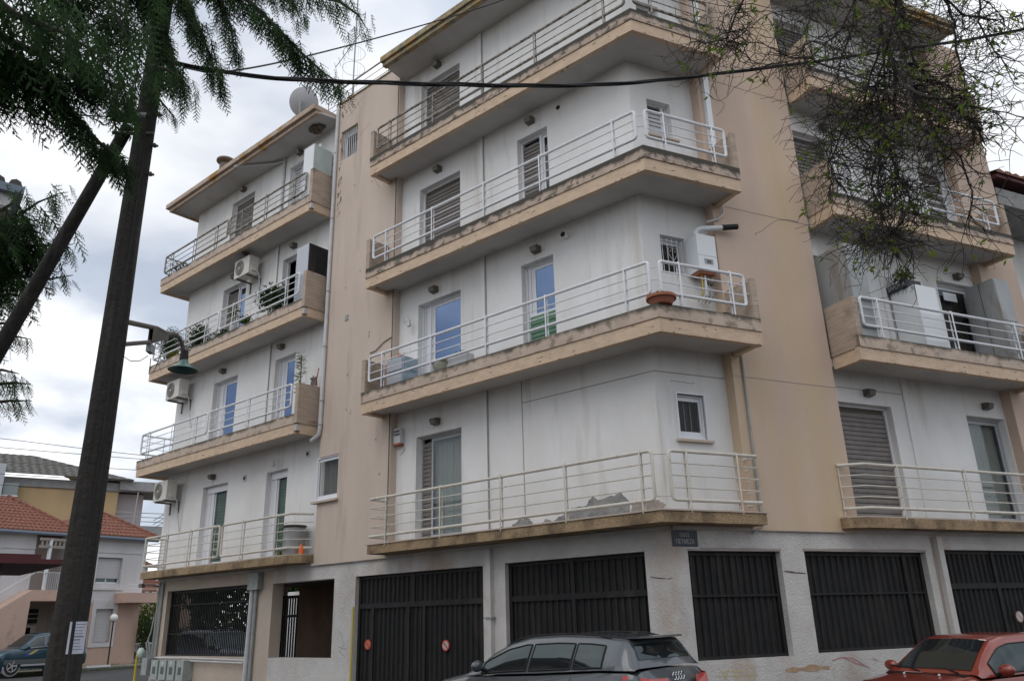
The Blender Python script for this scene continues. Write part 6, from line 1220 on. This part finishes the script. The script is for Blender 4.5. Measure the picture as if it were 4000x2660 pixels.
# ---- the yellow block behind the house
yb = thing('apartment_building', 'yellow and grey block of flats rising behind the red tiled roof', 'apartment building', (-31.0, 54.0, 0), HA - .35)
YEL = M('yellow wall', (.52, .37, .20), (.44, .32, .18), .8, (1, 1, .4), rough=.9); CGR = M('grey concrete bands', (.34, .34, .34), (.26, .26, .26), 2, rough=.9)
obj('wall', MB().box(-14, 3.4, 0, 11, 0, 11.6), YEL, yb)
for z0, z1 in ((8.1, 8.75), (11.0, 11.6), (5.1, 5.7)): obj('band', MB().box(-14.2, 3.55, -.12, -.002, z0, z1), CGR, yb)
obj('stair_panel', MB().box(-9, -3.6, -.9, -.13, 8.0, 12.3), M('pale grey render', (.45, .48, .52), rough=.9), yb)
for i in range(3): obj('window', MB().box(-3.55, -2.7, -.7, -.13, 8.4 + i * .95, 9.2 + i * .95), M('window grey', (.22, .25, .25), rough=.3), yb); obj('frame', MB().box(-3.6, -2.65, -.74, -.6, 8.32 + i * .95, 8.4 + i * .95), HW, yb)
obj('balcony', MB().box(3.4, 6.6, -.2, 4, 8.1, 8.7), CGR, yb); obj('balcony', MB().box(3.4, 7.6, -.4, 4, 11.1, 11.7), CGR, yb); obj('side_wall', MB().box(3.4, 5.2, .8, 4, 0, 11.0), M('pale pink render', (.45, .40, .40), rough=.9), yb)
for zz in (9.0, 9.3, 9.6): obj('rail', MB().tube([(3.4, -.15, zz), (6.6, -.15, zz)], .03, 5).tube([(6.6, -.15, zz), (6.6, 4, zz)], .03, 5), GREYA, yb)
for xx, z1 in ((4.4, 11.2), (7.2, 11.6), (6.5, 11.6)): obj('mast', MB().tube([(xx, -.3, 5.9), (xx + .25, -.3, z1)], .04, 5), GREYA, yb)
tiled(yb, [(-14.5, -.8, 11.75), (4.2, -.8, 11.75)], [(-11, 5, 14.0), (-2, 5, 14.0)], mat=M('grey tiles', (.16, .15, .14), (.10, .10, .09), 7, rough=.9), tilew=.5, cover=.5); tiled(yb, [(4.2, -.8, 11.75), (4.2, 11, 11.75)], [(-2, 5, 14.0), (-2, 6, 14.0)], mat=M('grey tiles'), tilew=.5, cover=.5)
for xx in (-9.5, -5.5): obj('chimney', MB().box(xx, xx + .9, .5, 1.3, 12, 13.2), CGR, yb)
lo = thing('low_roof', 'lower tiled roof edge left of the yellow block', 'house', H3(-13, 7.5, 0), HA); obj('wall', MB().box(-7, 5.0, 0, 5, 0, 7.9), HPK, lo); tiled(lo, [(-7.3, -.4, 7.9), (5.4, -.4, 7.9)], [(-6, 1.6, 8.7), (4.6, 1.6, 8.7)]); obj('gutter', MB().tube([(-7.3, -.42, 7.85), (5.4, -.42, 7.85)], .1, 6), M('blue grey gutter'), lo)
# ---- near roofs at the left edge of the view
kr = thing('kiosk_roof', 'dark red metal canopy corner with brown underside at the left edge', 'canopy', (-7.35, 11.8, 0), .75)
obj('roof_sheet', MB().box(-3, 0, -1.6, 1.2, 2.66, 2.72).box(-3.0, .32, -1.62, 1.0, 2.60, 2.66), M('dark red sheet', (.10, .02, .025), (.08, .02, .02), 5, rough=.6), kr); obj('beam', MB().box(-3, -.35, -1.2, .9, 2.42, 2.6), LAMPM, kr); obj('post', MB().box(-.72, -.52, -1.1, -.9, 0, 2.4), M('grey post', (.22, .22, .24), rough=.7), kr)
ur = thing('tall_house', 'corner of a tall pale house with dark gutter and tiles at the upper left edge', 'house', (-8.05, 11.45, 0), R(38)); obj('gutter', MB().box(-4, .0, -.0, .12, 8.62, 8.76), M('blue grey gutter'), ur); obj('gutter_side', MB().box(-.12, 0, .121, 4, 8.62, 8.76), M('blue grey gutter'), ur); obj('fascia', MB().box(-4, -.13, .13, 4, 8.40, 8.68), HW, ur); obj('wall', MB().box(-4, -1.5, .9, 4, 0, 8.4), PEACH, ur); obj('soffit', MB().box(-4, -.13, .15, 4, 8.36, 8.398), SOFF, ur)
for i in range(14): obj('roof_tile', MB().tube([(-.14 - i * .24, .05, 8.78), (-.14 - i * .24, .6, 8.98)], .10, 8), M('grey tiles'), ur)
# ---- the white neighbour at the right edge
nb_ = thing('neighbour_house', 'white neighbouring house with tiled overhanging roof at the right edge', 'house', W3('B', 10.75, 1.9, 0), AB)
nb_.location.z = .65; obj('wall', MB().box(.02, 12, 0, 8, -.65, 10.3), WHITE, nb_); obj('eave', MB().box(.02, 12, -1.2, -.002, 10.3, 10.75), CONC, nb_); obj('eave_top', MB().box(-.05, 12.2, -1.35, 2, 10.95, 11.05), M('dark red sheet'), nb_); obj('eave_side', MB().box(.02, .5, -.9, 0, 9.8, 10.3), CONC, nb_)
tiled(nb_, [(-.1, -1.4, 11.06), (12.2, -1.4, 11.06)], [(-.1, 3, 12.5), (12.2, 3, 12.5)], tilew=.3)
obj('wall_cable', MB().tube([(.6, -.9, 10.3), (.5, -.03, 9.2), (.75, -.03, 7), (.9, -.03, 4)], .015, 5), PIPE, nb_)
an = thing('antenna', 'small television aerial on the right neighbour roof', 'antenna', W3('B', 11.6, 1.2, 11.75), AB); obj('mast', MB().tube([(0, 0, 0), (-.2, 0, 1.1)], .02, 6), GPIPE, an); obj('boom', MB().tube([(-.7, 0, .5), (-.2, 0, 1.05)], .012, 5), GPIPE, an)
for q in range(5): obj('element', MB().tube([(-.7 + q * .12, -.2, .5 + q * .13), (-.7 + q * .12, .2, .5 + q * .13)], .007, 4), GPIPE, an)

# ---- trees and a house across the street, behind the viewer (they darken and mirror in panes and paint)
for i, (x, y, h, r_, lab) in enumerate(((-15, -13, 6.5, 2.6, 'leftmost tall dark tree across the street behind the viewer'), (-5, -15, 7.5, 3.0, 'second dark tree across the street behind the viewer'), (4, -14, 7, 2.8, 'third dark tree across the street behind the viewer'), (13, -12, 6.5, 2.6, 'rightmost dark tree across the street behind the viewer'))):
    t = thing('street_tree', lab, 'tree', (x, y, 0)); obj('trunk', MB().tube([(0, 0, 0), (.1, 0, h * .5), (0, .1, h * .8)], [.28, .2, .1], 10), BARK, t)
    leafball('foliage', (0, 0, h * .58), (r_, r_, h * .42), 3800, .55, LEAFD, t, 50 + i)
bh = thing('house', 'long cream house across the street behind the viewer', 'house', (-22, -32, 0)); obj('wall', MB().box(0, 48, -8, 0, 0, 8.5), PEACH, bh)
tiled(bh, [(-.5, .6, 8.5), (48.5, .6, 8.5)], [(2, -4, 10.6), (46, -4, 10.6)], tilew=.6, cover=.5)
for i in range(12):
    for zz in (1.2, 4.8): obj('window', MB().box(2 + i * 3.8, 3.4 + i * 3.8, .0, .06, zz, zz + 1.7), DARK, bh)
